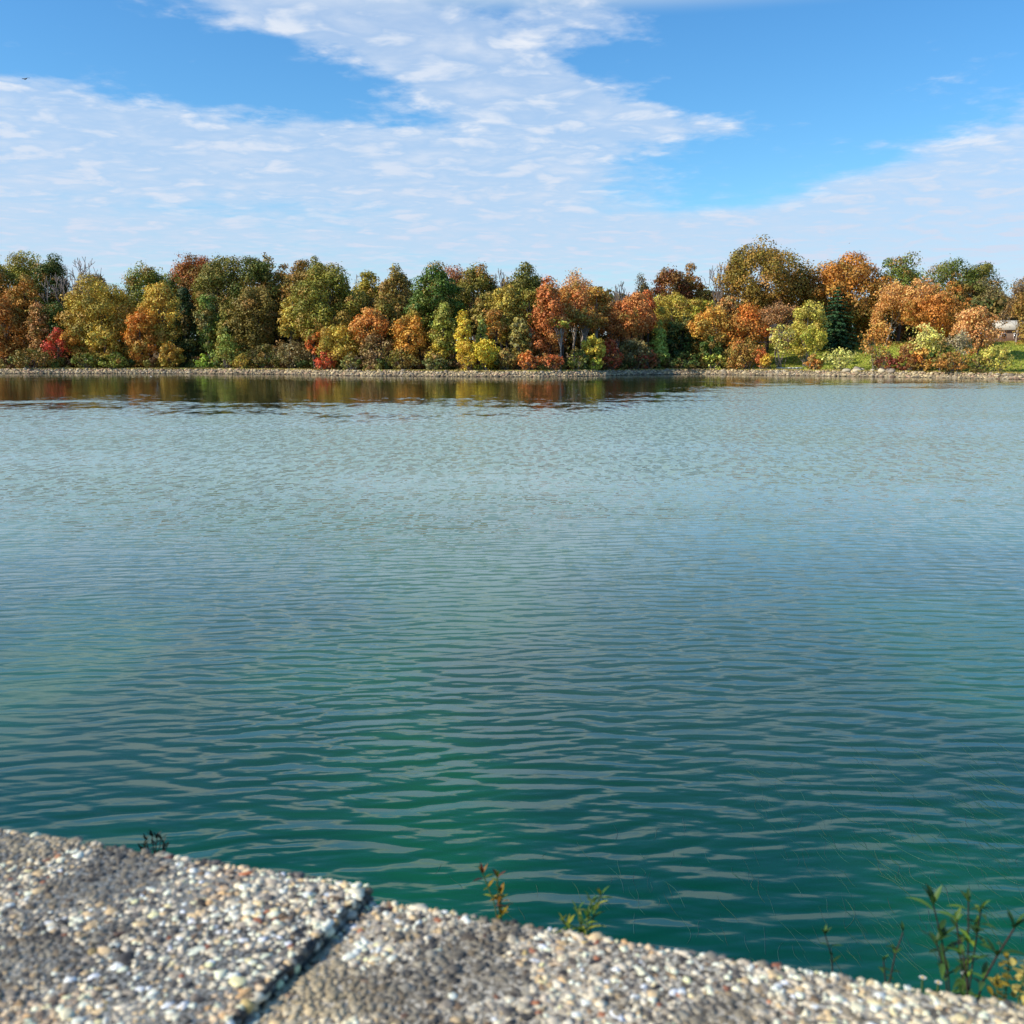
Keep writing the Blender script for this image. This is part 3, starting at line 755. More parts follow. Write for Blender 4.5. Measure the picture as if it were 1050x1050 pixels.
tag(mass('undergrowth', -135, 46, 4.5, 24, 700, .1, 2.2, 1.0, .38, 80000, [(84, 92, 40), (110, 104, 48), (120, 90, 54), (66, 78, 36), (140, 120, 60), (96, 70, 44)]),
    'tangled green and brown brush on the floor of the far woods', 'undergrowth')
tag(mass('woods', -190, 60, 42, 74, 1100, 2, 17, 2.8, .9, 110000, [(84, 84, 34), (70, 78, 32), (104, 88, 40), (120, 92, 46)], lambda p: 304),
    'mass of further olive woods behind the front trees', 'woods')
tag(mass('distant_woods', 40, 200, 88, 140, 700, 1, 14, 3.0, 1.0, 60000, [(84, 84, 40), (110, 92, 48), (70, 78, 36), (130, 100, 56)], lambda p: 316),
    'mass of brown olive woods behind the houses on the right', 'woods')

grng = np.random.default_rng(31)
n = 42000
X = grng.uniform(44, 150, n); S_ = 4.2 + 58 * grng.random(n) ** 1.6; Yc = shore_y(X) + S_
keep = grng.random(n) < lawn_w(X) + .15
X, S_, Yc = X[keep], S_[keep], Yc[keep]
n2_ = 16000; X2 = grng.uniform(-140, 110, n2_); S2 = 2.3 + grng.gamma(2.0, .8, n2_); ok = np.sin(X2 * .21) + np.sin(X2 * .083 + 2) + grng.normal(0, .8, n2_) > -.3
X = np.concatenate([X, X2[ok]]); S_ = np.concatenate([S_, S2[ok]]); Yc = shore_y(X) + S_; n = len(X)
gc = np.where((grng.random(n) < np.clip(1.3 - S_ / 9, .1, .9))[:, None], lin((196, 176, 104)), lin((166, 172, 72))) * grng.uniform(.6, 1.1, (n, 1))
tag(leaf_quads(np.column_stack([X, Yc, ground(X, Yc) + .06 + .18 * (S_ < 8)]), grng.normal(0, 1, (n, 3)) * [1, 1, .35], .34, gc, grng, 'grass', None), 'rough grass on the lawn and straw along the stones', 'grass', kind='stuff')

# ------------------------------------------------------------------ riprap along the far shore
def ico():
    t = (1 + 5 ** .5) / 2
    v = np.array([(-1, t, 0), (1, t, 0), (-1, -t, 0), (1, -t, 0), (0, -1, t), (0, 1, t), (0, -1, -t), (0, 1, -t), (t, 0, -1), (t, 0, 1), (-t, 0, -1), (-t, 0, 1)], float)
    v /= np.linalg.norm(v, axis=1, keepdims=True)
    f = np.array([(0, 11, 5), (0, 5, 1), (0, 1, 7), (0, 7, 10), (0, 10, 11), (1, 5, 9), (5, 11, 4), (11, 10, 2), (10, 7, 6), (7, 1, 8), (3, 9, 4), (3, 4, 2), (3, 2, 6), (3, 6, 8), (3, 8, 9), (4, 9, 5), (2, 4, 11), (6, 2, 10), (8, 6, 7), (9, 8, 1)])
    return v, f


def subdiv(v, f):
    v = list(map(tuple, v)); cache = {}; out = []
    def mid(a, b):
        k = (min(a, b), max(a, b))
        if k not in cache:
            m_ = (np.array(v[a]) + np.array(v[b])) / 2; m_ /= np.linalg.norm(m_); cache[k] = len(v); v.append(tuple(m_))
        return cache[k]
    for a, b, c in f:
        ab, bc, ca = mid(a, b), mid(b, c), mid(c, a); out += [(a, ab, ca), (b, bc, ab), (c, ca, bc), (ab, bc, ca)]
    return np.array(v), np.array(out)


IV, IF = ico()
IV1, IF1 = subdiv(IV, IF)


def stones(name, P, size, cols, mat, base=(IV, IF), jit=.22, parent=None, flat=.7, smooth=False, seed=3):
    rng = np.random.default_rng(seed)
    v, f = base; n = len(P)
    rot = rng.uniform(0, 6.283, n)
    S3 = size[:, None] * rng.uniform(.7, 1.3, (n, 3)) * np.array([1, 1, flat])
    VV = v[None] * (1 + rng.normal(0, jit, (n, len(v), 1)) * .5) * S3[:, None]
    c, s_ = np.cos(rot)[:, None], np.sin(rot)[:, None]
    x = VV[..., 0] * c - VV[..., 1] * s_; y = VV[..., 0] * s_ + VV[..., 1] * c
    VV = np.stack([x, y, VV[..., 2]], -1) + P[:, None]
    FF = (f[None] + (np.arange(n) * len(v))[:, None, None]).reshape(-1, 3)
    return mesh_np(name, VV.reshape(-1, 3), FF, mat, parent, np.repeat(cols, len(v), axis=0), smooth)


m, g, b = material('riprap_stone')
a = g.new('ShaderNodeAttribute', attribute_name='col').outputs['Color']
n = g.noise(g.new('ShaderNodeNewGeometry').outputs['Position'], 5.0, 4.0, .6)[0]
v = g.lin(n, .3, .7, .75, 1.15)
g.put(b.inputs['Base Color'], g.mix(1.0, a, g.comb(v, v, v), 'MULTIPLY'))
b.inputs['Roughness'].default_value = .9; b.inputs['Specular IOR Level'].default_value = .2
M_STONE = m
n = 15000
X = rng.uniform(-150, 135, n); S_ = rng.uniform(-.5, 3.0, n); Yc = shore_y(X) + S_
stone_pal = lin(np.array([(205, 190, 160), (190, 180, 165), (222, 205, 170), (170, 155, 135), (200, 170, 150), (150, 140, 128), (214, 196, 160)])) * .85
cc = stone_pal[rng.integers(0, len(stone_pal), n)] * rng.uniform(.6, 1.2, (n, 1))
cc = cc * np.where((S_ < .25)[:, None], .42, 1.0) * np.array([1.05, .98, .84])
size = rng.gamma(2.2, .075, n).clip(.08, .62)
o = stones('shore_rubble', np.column_stack([X, Yc, ground(X, Yc) + .05]), size, cc, M_STONE)
tag(o, 'pale rubble stones lining the far water edge', 'rubble', kind='stuff')
brng = np.random.default_rng(5)
for k in range(14):
    px = brng.uniform(868, 925); x, Y, z0 = locate(px, brng.uniform(2.6, 6.2))
    o = stones('boulder', np.zeros((1, 3)), np.array([brng.uniform(.55, 1.0)]), stone_pal[[brng.integers(0, 5)]], M_STONE, (IV1, IF1), .14, flat=.75, seed=50 + k)
    o.location = (x, Y, z0 + .2)
    tag(o, 'pale boulder in the stone bank below the lawn', 'boulder', 'boulders below the lawn')

# ------------------------------------------------------------------ houses and small things on the right bank
def box(name, lo, hi, mat, parent=None):
    lo, hi = np.array(lo, float), np.array(hi, float)
    c = np.array([(0, 0, 0), (1, 0, 0), (1, 1, 0), (0, 1, 0), (0, 0, 1), (1, 0, 1), (1, 1, 1), (0, 1, 1)], float)
    q = np.array([(0, 3, 2, 1), (4, 5, 6, 7), (0, 1, 5, 4), (1, 2, 6, 5), (2, 3, 7, 6), (3, 0, 4, 7)])
    return mesh_np(name, lo + c * (hi - lo), q, mat, parent)


M_WHITE = simple('white_siding', (.72, .70, .66), .6, .06, 2.0)
M_ROOF_PALE = simple('pale_shingles', (.58, .53, .43), .95, .12, 6.0, .03)
M_ROOF_GREY = simple('grey_shingles', (.20, .19, .18), .85, .2, 6.0)
M_BRICK = simple('tan_brick', (.20, .14, .10), .9, .2, 5.0)
M_PANE, g, b = material('window_pane'); b.inputs['Base Color'].default_value = (.02, .025, .03, 1); b.inputs['Roughness'].default_value = .08


def house(px, s, w, dpt, wall_h, roof_h, wall_m, roof_m, label, rz):
    x, Y, z0 = locate(px, s)
    root = empty('house', (x, Y, z0 - .3), rz); tag(root, label, 'house', 'houses on the far bank')
    box('wall', (-w / 2, -dpt / 2, 0), (w / 2, dpt / 2, wall_h), wall_m, root)
    ov = .5
    A = np.array([(-w / 2 - ov, -dpt / 2 - ov, wall_h + .004), (w / 2 + ov, -dpt / 2 - ov, wall_h + .004), (w / 2 + ov, dpt / 2 + ov, wall_h + .004), (-w / 2 - ov, dpt / 2 + ov, wall_h + .004),
                  (-w / 2 - ov, 0, wall_h + roof_h), (w / 2 + ov, 0, wall_h + roof_h)])
    rf = mesh_np('roof', A, [np.array([(0, 1, 5, 4), (2, 3, 4, 5), (0, 3, 2, 1)]), np.array([(0, 4, 3), (1, 2, 5)])], roof_m, root)
    box('chimney', (w * .22, .3, wall_h + roof_h * .4), (w * .22 + .8, 1.1, wall_h + roof_h + .9), M_BRICK, rf)
    k = int(w // 2.6)
    for i in range(k):
        cx = -w / 2 + (i + .5) * w / k
        if i == k // 2:
            d_ = box('door', (cx - .5, -dpt / 2 - .05, .3), (cx + .5, -dpt / 2 - .003, 2.4), M_ROOF_GREY, root)
            box('handle', (cx + .32, -dpt / 2 - .11, 1.28), (cx + .4, -dpt / 2 - .052, 1.36), M_PANE, d_)
        else:
            fr = box('window', (cx - .62, -dpt / 2 - .05, 1.2), (cx + .62, -dpt / 2 - .003, 2.6), M_WHITE, root)
            box('pane', (cx - .52, -dpt / 2 - .06, 1.3), (cx + .52, -dpt / 2 - .052, 2.5), M_PANE, fr)
    return root


house(790, 78, 11, 8, 4.6, 2.6, M_WHITE, M_ROOF_GREY, 'white house glimpsed through the twiggy tree below the great oak', R(8))
house(1041, 80, 12, 9, 3.4, 2.4, M_BRICK, M_ROOF_PALE, 'low house with a pale roof behind the trees at the right end', R(-6))

x, Y, z0 = locate(748.5, 17)
po = empty('post', (x, Y, z0)); tag(po, 'pale wooden post standing between the golden orange tree and the orange topped tree', 'post')
tb = Tubes(8); hpost = z_at(330, Y) - z0; tb.add([(0, 0, -.2), (0, 0, hpost * .5), (.03, 0, hpost)], [.17, .155, .15]); tb.build('pole', M_PALE_BARK, po)
tb = Tubes(8); tb.add([(.03, 0, hpost - .02), (.03, 0, hpost + .1), (.03, 0, hpost + .22)], [.23, .23, .1]); tb.build('cap', M_PALE_BARK, po)

x, Y, z0 = locate(811, 9.5)
wl = empty('low_wall', (x, Y, z0)); tag(wl, 'low pale stone wall below the rounded yellow olive shrub', 'wall')
box('wall', (-3.0, -.2, -.3), (3.0, .2, .45), simple('wall_stone', (.5, .46, .38), .9, .2, 3), wl)
for k in range(7):
    box('capstone', (-3.05 + k * .875, -.27, .454), (-3.05 + k * .875 + .8, .27, .60 + .05 * (k % 2)), M_WHITE, wl)

# gull on the wing, and one on the water
M_FEATHER_D = simple('dark_feather', (.07, .075, .08), .7, .3, 8); M_FEATHER_W = simple('white_feather', (.75, .74, .7), .7, .1, 8)
def bird(loc, span, flying, mat, label, rz, roll=0.0):
    root = empty('bird', loc, rz); root.rotation_euler = (0, roll, rz); tag(root, label, 'bird')
    L = span * .42
    ys = np.array([-.5, -.38, -.2, 0, .2, .34, .42, .5, .56]) * L
    rs = np.array([.01, .03, .085, .12, .11, .07, .065, .045, .008]) * L * 1.3
    zs = np.array([.02, .01, 0, 0, .01, .04, .06, .06, .05]) * L if flying else np.array([.10, .07, .0, -.01, .03, .16, .24, .24, .21]) * L
    tb = Tubes(10); tb.add(np.column_stack([ys * 0, ys, zs]), rs); tb.build('body', mat, root)
    for sg in (-1, 1):
        if flying:
            sx_ = np.array([.08, .35, .7, 1.0]) * span / 2; ch = np.array([.30, .27, .2, .03]) * L; zz_ = np.array([.0, .12, .13, .06]) * span / 2; sw = np.array([.05, .12, .0, -.22]) * L
            top_ = np.column_stack([sg * sx_, sw + ch, zz_]); bot = np.column_stack([sg * sx_, sw - ch, zz_ - .01])
            up_ = np.column_stack([sg * sx_, sw + ch * .2, zz_ + .05 * L])
            V = np.concatenate([top_, up_, bot]); Q = np.concatenate([[(i + r_ * 4, i + 1 + r_ * 4, i + 5 + r_ * 4, i + 4 + r_ * 4) for i in range(3)] for r_ in range(2)] + [[(i + 8, i + 9, i + 1, i) for i in range(3)]])
            mesh_np('wing', V, Q, mat, root, smooth=True)
        else:
            tb = Tubes(8); tb.add([(sg * .1 * L, .2 * L, .03 * L), (sg * .135 * L, -.1 * L, .05 * L), (sg * .05 * L, -.55 * L, .09 * L)], [.05 * L, .085 * L, .01 * L]); tb.build('wing', mat, root)
    tb = Tubes(6); hy = .56 * L; hz = zs[-1]; tb.add([(0, hy - .04 * L, hz), (0, hy + .03 * L, hz - .01 * L), (0, hy + .08 * L, hz - .02 * L)], [.03 * L, .02 * L, .004 * L]); tb.build('beak', simple('beak', (.5, .3, .08), .5, .1, 9), root)
    return root
r_ = ray(26, 81); pb = np.array([0, 0, CAM_H]) + r_ * (80 / r_[1])
bird(tuple(pb), .78, True, M_FEATHER_D, 'small dark bird flying in the blue gap at upper left', R(70), R(-18))
pw = on_z(155, 386.3, 0.0)
bird((pw[0], pw[1], .03), .95, False, M_FEATHER_W, 'small white bird floating before the orange tree on the left shore', R(60))

# ------------------------------------------------------------------ the near parapet: two sections with pebbled copings
J1 = on_z(240, 1050, WALL_Z)
j_dir = (on_z(383, 912, WALL_Z) - J1)[:2]; j_dir /= np.linalg.norm(j_dir)      # the joint, out towards the water
m, g, b = material('exposed_mortar')
pos = g.new('ShaderNodeNewGeometry').outputs['Position']
n1 = g.noise(pos, 9.0, 5.0, .6)[0]; n2 = g.noise(pos, 260.0, 3.0, .6)[0]
cm = g.mix(g.step(n1, .4, .62), (.11, .090, .062), (.58, .48, .33))
n3 = g.noise(pos, 620.0, 2.0, .6)[0]
cm = g.mix(g.step(n2, .44, .60), cm, (.62, .56, .45))
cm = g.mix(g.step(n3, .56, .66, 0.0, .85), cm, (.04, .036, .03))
g.put(b.inputs['Base Color'], cm); b.inputs['Roughness'].default_value = .95
bp = g.new('ShaderNodeBump'); bp.inputs['Strength'].default_value = .8; bp.inputs['Distance'].default_value = .003
g.put(bp.inputs['Height'], g.add(n2, g.mul(n3, .5))); g.nt.links.new(bp.outputs[0], b.inputs['Normal'])
M_MORTAR = m
m, g, b = material('aggregate')
a = g.new('ShaderNodeAttribute', attribute_name='col').outputs['Color']
n2 = g.noise(g.new('ShaderNodeNewGeometry').outputs['Position'], 420.0, 3.0, .6)[0]
v = g.lin(n2, .3, .7, .72, 1.12)
g.put(b.inputs['Base Color'], g.mix(1.0, a, g.comb(v, v, v), 'MULTIPLY')); b.inputs['Roughness'].default_value = .6; b.inputs['Specular IOR Level'].default_value = .35
M_PEBBLE = m
peb_pal = lin(np.array([(232, 222, 200), (214, 204, 184), (196, 186, 170), (240, 234, 220), (168, 158, 146), (128, 122, 116), (92, 88, 86), (60, 58, 58), (200, 176, 140), (226, 200, 160), (168, 112, 84), (140, 92, 72), (180, 160, 110), (120, 100, 80)]))
peb_w = np.array([13, 13, 11, 9, 9, 7, 6, 6, 6, 5, .9, .9, .5, 2.5]); peb_w = peb_w / peb_w.sum()


def vnoise(p, f, seed):
    r_ = np.random.default_rng(seed); t = r_.random((64, 64)); q = p * f; i = np.floor(q).astype(int); w = q - i; w = w * w * (3 - 2 * w)
    a_ = t[i[:, 0] % 64, i[:, 1] % 64]; b_ = t[(i[:, 0] + 1) % 64, i[:, 1] % 64]; c_ = t[i[:, 0] % 64, (i[:, 1] + 1) % 64]; d_ = t[(i[:, 0] + 1) % 64, (i[:, 1] + 1) % 64]
    return (a_ * (1 - w[:, 0]) + b_ * w[:, 0]) * (1 - w[:, 1]) + (c_ * (1 - w[:, 0]) + d_ * w[:, 0]) * w[:, 1]


HS = IV1[:, 2] > -.36
remap = -np.ones(len(IV1), int); remap[HS] = np.arange(HS.sum())
HF = np.array([[remap[i] for i in f_] for f_ in IF1 if all(HS[i] for i in f_)]); HV = IV1[HS]


def section(corner, along, zt, length, seed, label, gap):
    """a wall section: corner = outer corner at the joint; along = unit vector away from the joint"""
    depth, th = .62, .13
    al = np.array([along[0], along[1], 0.0]); jj = np.array([-j_dir[0], -j_dir[1], 0.0])
    o3 = np.array([corner[0], corner[1], zt]) + al * gap
    root = empty('parapet_section', (o3[0], o3[1], PARK_Z - .6)); tag(root, label, 'parapet wall', 'parapet sections')
    base = np.array([o3[0], o3[1], PARK_Z - .6])
    def prism(name, u0, u1, v0, v1, z0, z1, mat, parent, nu=1, bev=.006):
        pr = []
        for (z, ins) in ((z0, 0.0), (z1 - bev, 0.0), (z1, bev)):
            for (u, v_) in ((u0 + ins, v0 + ins), (u1 - ins, v0 + ins), (u1 - ins, v1 - ins), (u0 + ins, v1 - ins)):
                pr.append(al * u + jj * v_ + [0, 0, z])
        q = [(0, 1, 2, 3), (8, 9, 10, 11)] + [(k + 4 * l, (k + 1) % 4 + 4 * l, (k + 1) % 4 + 4 * l + 4, k + 4 * l + 4) for l in range(2) for k in range(4)]
        return mesh_np(name, np.array(pr), np.array(q), mat, parent)
    H = zt - base[2]
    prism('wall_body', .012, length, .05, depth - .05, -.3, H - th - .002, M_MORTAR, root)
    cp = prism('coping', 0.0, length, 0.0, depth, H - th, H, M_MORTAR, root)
    # the pebbles showing in the worn surface of the coping
    r_ = np.random.default_rng(seed); sp_ = .0050
    U, Vv = np.meshgrid(np.arange(.002, min(length, 2.1), sp_), np.arange(.001, .50, sp_), indexing='ij')
    n_ = U.size
    U = U.ravel() + r_.uniform(-.5, .5, n_) * sp_ * .95; Vv = Vv.ravel() + r_.uniform(-.5, .5, n_) * sp_ * .95
    U = np.maximum(U, .002); Vv = np.maximum(Vv, .0005)
    q2 = np.column_stack([U, Vv]) + 7 + seed
    worn = vnoise(q2, 14, seed) * .6 + vnoise(q2, 40, seed + 1) * .4
    size = r_.gamma(4.5, .00057, n_).clip(.0014, .0068)
    keep = r_.random(n_) < .86 + .4 * worn
    # face pebbles down the outer edge too
    zp = H - .0008 + .0004 + (worn - .45) * .0018 - .45 * np.maximum(0, size - .0035)
    pos_ = al[None] * U[:, None] + jj[None] * Vv[:, None]; pos_[:, 2] = zp
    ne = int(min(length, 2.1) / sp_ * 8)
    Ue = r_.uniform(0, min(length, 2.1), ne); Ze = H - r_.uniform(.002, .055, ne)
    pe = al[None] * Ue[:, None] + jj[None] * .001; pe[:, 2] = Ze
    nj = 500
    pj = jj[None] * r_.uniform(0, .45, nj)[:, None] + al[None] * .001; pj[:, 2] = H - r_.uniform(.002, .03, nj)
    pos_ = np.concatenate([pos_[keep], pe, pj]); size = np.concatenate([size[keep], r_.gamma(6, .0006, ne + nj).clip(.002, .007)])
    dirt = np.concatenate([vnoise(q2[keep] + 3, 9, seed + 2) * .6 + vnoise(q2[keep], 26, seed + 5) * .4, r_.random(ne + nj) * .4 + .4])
    cc = peb_pal[r_.choice(len(peb_pal), len(pos_), p=peb_w)] * r_.uniform(.75, 1.2, (len(pos_), 1))
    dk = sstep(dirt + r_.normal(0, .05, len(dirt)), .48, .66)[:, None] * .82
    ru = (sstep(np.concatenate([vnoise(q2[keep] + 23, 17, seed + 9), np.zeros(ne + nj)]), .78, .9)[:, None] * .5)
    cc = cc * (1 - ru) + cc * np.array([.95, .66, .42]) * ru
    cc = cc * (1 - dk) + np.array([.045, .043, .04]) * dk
    # warm sandy bloom over part of the slab
    bl = sstep(np.concatenate([vnoise(q2[keep] + 11, 6, seed + 8), np.zeros(ne + nj)]), .52, .75)[:, None] * .35
    cc = np.clip((cc * (1 - bl) + lin((224, 206, 168)) * bl) * np.array([1.09, 1.03, .91]) * 1.2, .008, .88)
    full = np.concatenate([np.zeros(keep.sum(), bool), np.ones(ne + nj, bool)])
    st = stones('aggregate', pos_[~full], size[~full], cc[~full], M_PEBBLE, (HV, HF), .46, cp, .46, False, seed)
    st['kind'] = 'stuff'
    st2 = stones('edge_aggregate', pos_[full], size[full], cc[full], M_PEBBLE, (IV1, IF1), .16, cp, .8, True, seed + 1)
    st2['kind'] = 'stuff'
    return root


section(E1[:2], e_dir, WALL_Z, 3.4, 21, 'pebbled concrete parapet section left of the joint, its coping slightly raised', 0.0)
e2 = (E3 - E2)[:2]; e2 /= np.linalg.norm(e2)
section(E2[:2], e2, WALL_Z - .010, 3.4, 33, 'pebbled concrete parapet section right of the joint, its coping a little lower', 0.0)

# mortar strip worn along the joint, painted near-black for the gap's shade
jl = np.array([-j_dir[0], -j_dir[1], 0])
mo = empty('mortar_joint', (E1[0], E1[1], WALL_Z)); tag(mo, 'strip of old mortar painted shadow dark, filling the joint between the two sections', 'mortar')
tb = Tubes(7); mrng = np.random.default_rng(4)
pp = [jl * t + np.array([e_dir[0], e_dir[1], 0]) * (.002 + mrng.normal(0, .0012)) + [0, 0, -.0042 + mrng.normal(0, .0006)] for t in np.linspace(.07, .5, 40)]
tb.add(pp, .0034 + mrng.normal(0, .0004, 40)); tb.build('bead', simple('shade_dark_mortar', (.075, .068, .06), .95, .35, 180), mo)

# ------------------------------------------------------------------ weeds growing up behind the parapet
M_STEM_DK = simple('dark_stem', (.035, .022, .02), .7, .3, 40); M_STEM_GR = simple('green_stem', (.07, .11, .03), .6, .3, 40)


def at_d(px, py, dist_out):       # the point on the pixel's ray that stands dist_out metres outside the wall edge
    r_ = ray(px, py); o_ = np.array([0, 0, CAM_H])
    k = ((E1[0] - o_[0]) * n_dir[0] + (E1[1] - o_[1]) * n_dir[1] + dist_out) / (r_[0] * n_dir[0] + r_[1] * n_dir[1])
    return o_ + r_ * k


class Leaves:
    def __init__(s): s.V = []; s.Q = []; s.C = []; s.n = 0
    def leaf(s, p, d_, L, W, c, droop=.25, rng=None):
        d_ = d_ / np.linalg.norm(d_); side = np.cross(d_, [0, 0, 1.0]); side /= np.linalg.norm(side) + 1e-9; up = np.cross(side, d_)
        ts = np.array([0, .25, .5, .75, 1.0]); ws = np.array([.06, .8, 1.0, .65, .03]) * W / 2
        mid = p + d_ * (ts * L)[:, None] - np.array([0, 0, 1.0]) * (droop * L * ts ** 2)[:, None]
        l = mid + side * ws[:, None] + up * (ws * .35)[:, None]; r_ = mid - side * ws[:, None] + up * (ws * .35)[:, None]
        V = np.concatenate([l, mid, r_]); i = s.n
        q = [(i + k, i + k + 1, i + k + 6, i + k + 5) for k in range(4)] + [(i + 5 + k, i + 6 + k, i + 11 + k, i + 10 + k) for k in range(4)]
        s.V.append(V); s.Q += q; s.n += 15; s.C.append(np.tile(c, (15, 1)))
    def build(s, name, parent): return mesh_np(name, np.concatenate(s.V), np.array(s.Q), M_WEED, parent, np.concatenate(s.C), True)


def weed(name, label, stems, d_out, leaf_len, cols, base_px=None, tuft=True, seed=0, every=2, stem_mat=M_STEM_DK, bare_below=.5, head=None, rad=.0013):
    """stems: lists of (px, py) waypoints from low to tip, seen in the photo; each stem runs on down to the bank"""
    rng = np.random.default_rng(seed)
    p0 = at_d(*stems[0][0], d_out); gz = float(ground(p0[0], p0[1]))
    base = np.array([p0[0], p0[1], gz]); root = empty(name, tuple(base)); tag(root, label, 'weed', 'weeds growing behind the parapet')
    tb = Tubes(6); lv = Leaves(); fl = Leaves()
    for st in stems:
        w = [base + rng.normal(0, .02, 3) * [1, 1, 0] - [0, 0, .03]] + [at_d(a_, b_, d_out + rng.normal(0, .015)) for a_, b_ in st]
        w = np.array(w) - base
        t = np.concatenate([[0], np.cumsum(np.linalg.norm(np.diff(w, axis=0), axis=1))]); tt = np.linspace(0, t[-1], 26)
        P_ = np.column_stack([np.interp(tt, t, w[:, k]) for k in range(3)]); P_[1:-1] = (P_[:-2] + 2 * P_[1:-1] + P_[2:]) / 4
        tb.add(P_, np.linspace(rad * 1.5, rad * .55, 26))
        tl = np.linspace(max(t[1] - .06, t[-1] * .5), t[-1], 20); PL = np.column_stack([np.interp(tl, tt, P_[:, k]) for k in range(3)])
        for k in range(0, 20, every):
            if rng.random() < .3 and k / 20 < bare_below: continue
            ph = rng.uniform(0, 6.283)
            for sgn in (0, math.pi):
                if rng.random() < .12: continue
                dd = np.array([math.cos(ph + sgn), math.sin(ph + sgn), rng.uniform(.2, .8)])
                c = lin(cols[rng.integers(0, len(cols))]) * rng.uniform(.6, 1.1)
                lv.leaf(PL[k], dd, leaf_len * rng.uniform(.55, 1.1), leaf_len * .19, c, rng.uniform(.1, .5))
        if tuft:
            for k in range(9):
                ph = rng.uniform(0, 6.283); dd = np.array([math.cos(ph) * .6, math.sin(ph) * .6, rng.uniform(.5, 1.4)])
                lv.leaf(P_[-1 - int(rng.integers(0, 2))], dd, leaf_len * rng.uniform(.5, .85), leaf_len * .17, lin(cols[rng.integers(0, len(cols))]) * rng.uniform(.6, 1.0), .15)
        if head is not None:
            for k in range(26):
                ph = rng.uniform(0, 6.283); q = PL[-1 - int(rng.integers(0, 14))] + rng.normal(0, .004, 3)
                fl.leaf(q, np.array([math.cos(ph), math.sin(ph), rng.uniform(0, 1.0)]), .010, .006, lin(head) * rng.uniform(.7, 1.1), .1)
    tb.build('stem', stem_mat, root); lv.build('leaves', root)
    if fl.n: fl.build('flowers', root)
    return root


G1 = [(120, 150, 50), (90, 130, 50), (150, 170, 60)]; G2 = [(70, 105, 50), (95, 130, 60), (60, 90, 45)]
weed('weed', 'rust and yellow leaved weed tip poking over the wall in mid view', [[(513, 944), (508, 925), (495, 896)], [(513, 944), (512, 920), (510, 900)], [(513, 944), (517, 930), (513, 915)]],  .35, .021, [(190, 150, 40), (160, 110, 35), (150, 160, 50), (120, 60, 40)], seed=1, every=2, stem_mat=M_STEM_GR, rad=.0014)
weed('weed', 'yellow green weed tip poking over the wall right of the rust leaved weed', [[(600, 958), (602, 940), (606, 924)], [(600, 958), (610, 935), (616, 918)], [(600, 958), (596, 945), (592, 934)], [(592, 960), (582, 952), (577, 944)]], .35, .022, [(140, 160, 50), (170, 170, 60), (90, 130, 50)], seed=2, every=2, stem_mat=M_STEM_GR, rad=.0014)
weed('weed', 'tall leafy green weed with dark stems at lower right', [[(992, 1018), (993, 975), (993, 925)], [(992, 1018), (1000, 970), (1006, 932)], [(990, 1018), (985, 990), (981, 946)], [(996, 1018), (990, 995), (985, 962)]], .30, .025, G1 + G2, seed=3, every=2, bare_below=.8)
weed('weed', 'dark leaning branch with a green tip right of the tall leafy weed', [[(1000, 1022), (1010, 998), (1026, 974), (1040, 952)]], .30, .034, G2, seed=4, every=5, rad=.0017)
weed('weed', 'thin dark stemmed weed left of the tall leafy weed', [[(978, 1016), (968, 972), (957, 928)], [(976, 1016), (968, 990), (960, 966)]], .33, .034, G2, seed=5, every=3)
weed('goldenrod', 'spike of tiny yellow leaves near the right edge of the wall', [[(1030, 1024), (1033, 1003), (1035, 985)], [(1026, 1024), (1024, 1012), (1022, 1003)]], .28, .008, [(130, 118, 40), (104, 108, 40), (140, 124, 50)], seed=6, every=1, stem_mat=M_STEM_GR, head=(170, 150, 56), rad=.0012)
weed('goldenrod', 'yellow speckled spike cut by the right edge of the view', [[(1043, 1026), (1048, 1008), (1052, 990)]], .28, .008, [(160, 150, 50), (120, 125, 45), (200, 180, 90)], seed=7, every=1, stem_mat=M_STEM_GR, head=(214, 196, 110), rad=.0012)
weed('weed', 'slim dark weed showing dimly left of the white flower', [[(912, 1004), (917, 975), (926, 956)], [(912, 1004), (908, 990), (906, 985)]], .38, .020, G2, seed=8, every=5)
weed('weed', 'faint dark weed tip farthest left of the right hand weeds', [[(858, 985), (852, 970), (846, 958)]], .38, .018, G2, seed=9, every=5, rad=.0012)
weed('grass_tuft', 'small dark spiky tuft over the left part of the wall', [[(158, 876), (155, 868), (150, 862)], [(159, 876), (160, 866), (161, 860)], [(160, 876), (164, 868), (168, 864)], [(158, 877), (152, 871), (148, 868)], [(161, 876), (166, 872), (171, 869)], [(159, 876), (157, 864), (156, 858)], [(160, 877), (163, 870), (165, 861)], [(157, 877), (150, 874), (145, 872)]], .35, .016, [(30, 42, 24), (40, 52, 28)], seed=10, every=4, rad=.0011)


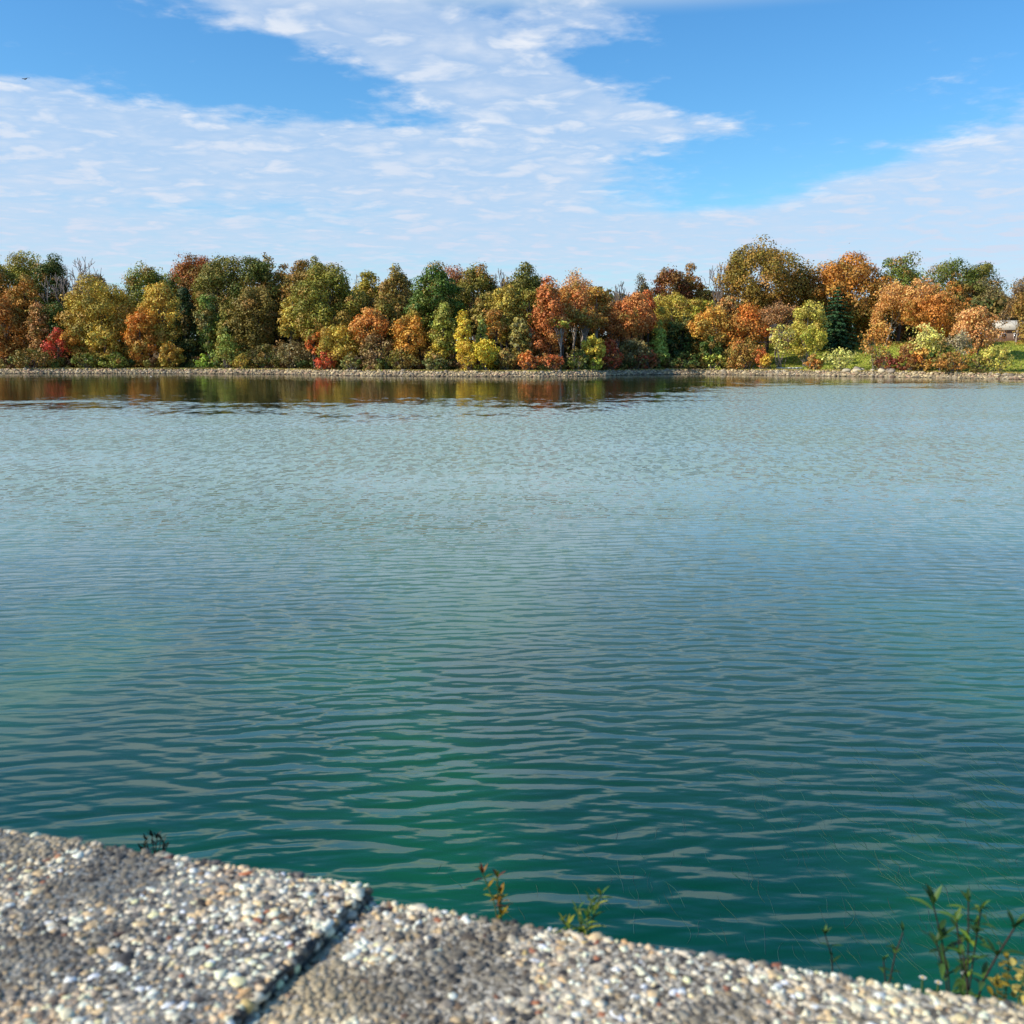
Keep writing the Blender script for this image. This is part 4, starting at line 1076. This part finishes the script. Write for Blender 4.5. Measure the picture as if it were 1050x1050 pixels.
def daisy(px, py, label, seed):
    rng = np.random.default_rng(seed)
    p = at_d(px, py, .30); gz = float(ground(p[0], p[1])); root = empty('daisy', (p[0], p[1], gz)); tag(root, label, 'flower', 'white flowers behind the parapet')
    h = p[2] - gz
    tb = Tubes(5); tb.add([(0, .01, -.02), (.006, 0, h * .5), (0, 0, h)], [.0014, .0012, .001]); tb.build('stem', M_STEM_GR, root)
    lv = Leaves()
    for k in range(11):
        a_ = k * 6.283 / 11; lv.leaf(np.array([0, 0, h]), np.array([math.cos(a_), math.sin(a_), .3]),   .0045, .0022, np.array([.8, .8, .76]), .1)
    lv.build('petals', root)
    stones('centre', np.array([[0, 0, h + .001]]), np.array([.0012]), lin(np.array([(220, 180, 60)])), M_PEBBLE, (IV1, IF1), .05, root, .7, True)


daisy(946, 1003, 'white flower at the wall edge, left one of the pair', 1)
daisy(989, 999, 'white flower in front of the tall leafy weed', 2)
daisy(962, 1008, 'low white flower between the other white flowers', 3)

# ------------------------------------------------------------------ strands of water weed lying in the shallows at lower right
srng = np.random.default_rng(8)
tb = Tubes(4)
for k in range(400):
    px = 1060 - abs(srng.normal(0, 190)); py = srng.uniform(770, 1010) if px > 700 else srng.uniform(850, 960)
    p = on_z(px, py, 0.0); L = srng.uniform(.12, .55); a_ = srng.normal(1.65, .22)
    d_ = np.array([math.cos(a_), math.sin(a_), 0]); sd_ = np.array([-d_[1], d_[0], 0]); cu = srng.normal(0, .07) * L; cu2 = srng.normal(0, .02) * L
    t = np.linspace(0, 1, 7)[:, None]
    pts = p + d_ * t * L + sd_ * (cu * np.sin(t * 3.1) + cu2 * np.sin(t * 6.3)) + [0, 0, .002]
    c = lin(((84, 145, 128), (92, 152, 134), (110, 150, 112), (76, 136, 126))[srng.integers(0, 4)]) * srng.uniform(.3, .7)
    tb.add(pts, np.array([.4, .9, 1, 1, 1, .8, .3]) * srng.uniform(.0009, .0019), c)
o = tb.build('water_weed', leaf_material('wet_weed', .2, .3, .4)); tag(o, 'thin pale green strands of water weed in the shallows at lower right', 'water weed', kind='stuff')
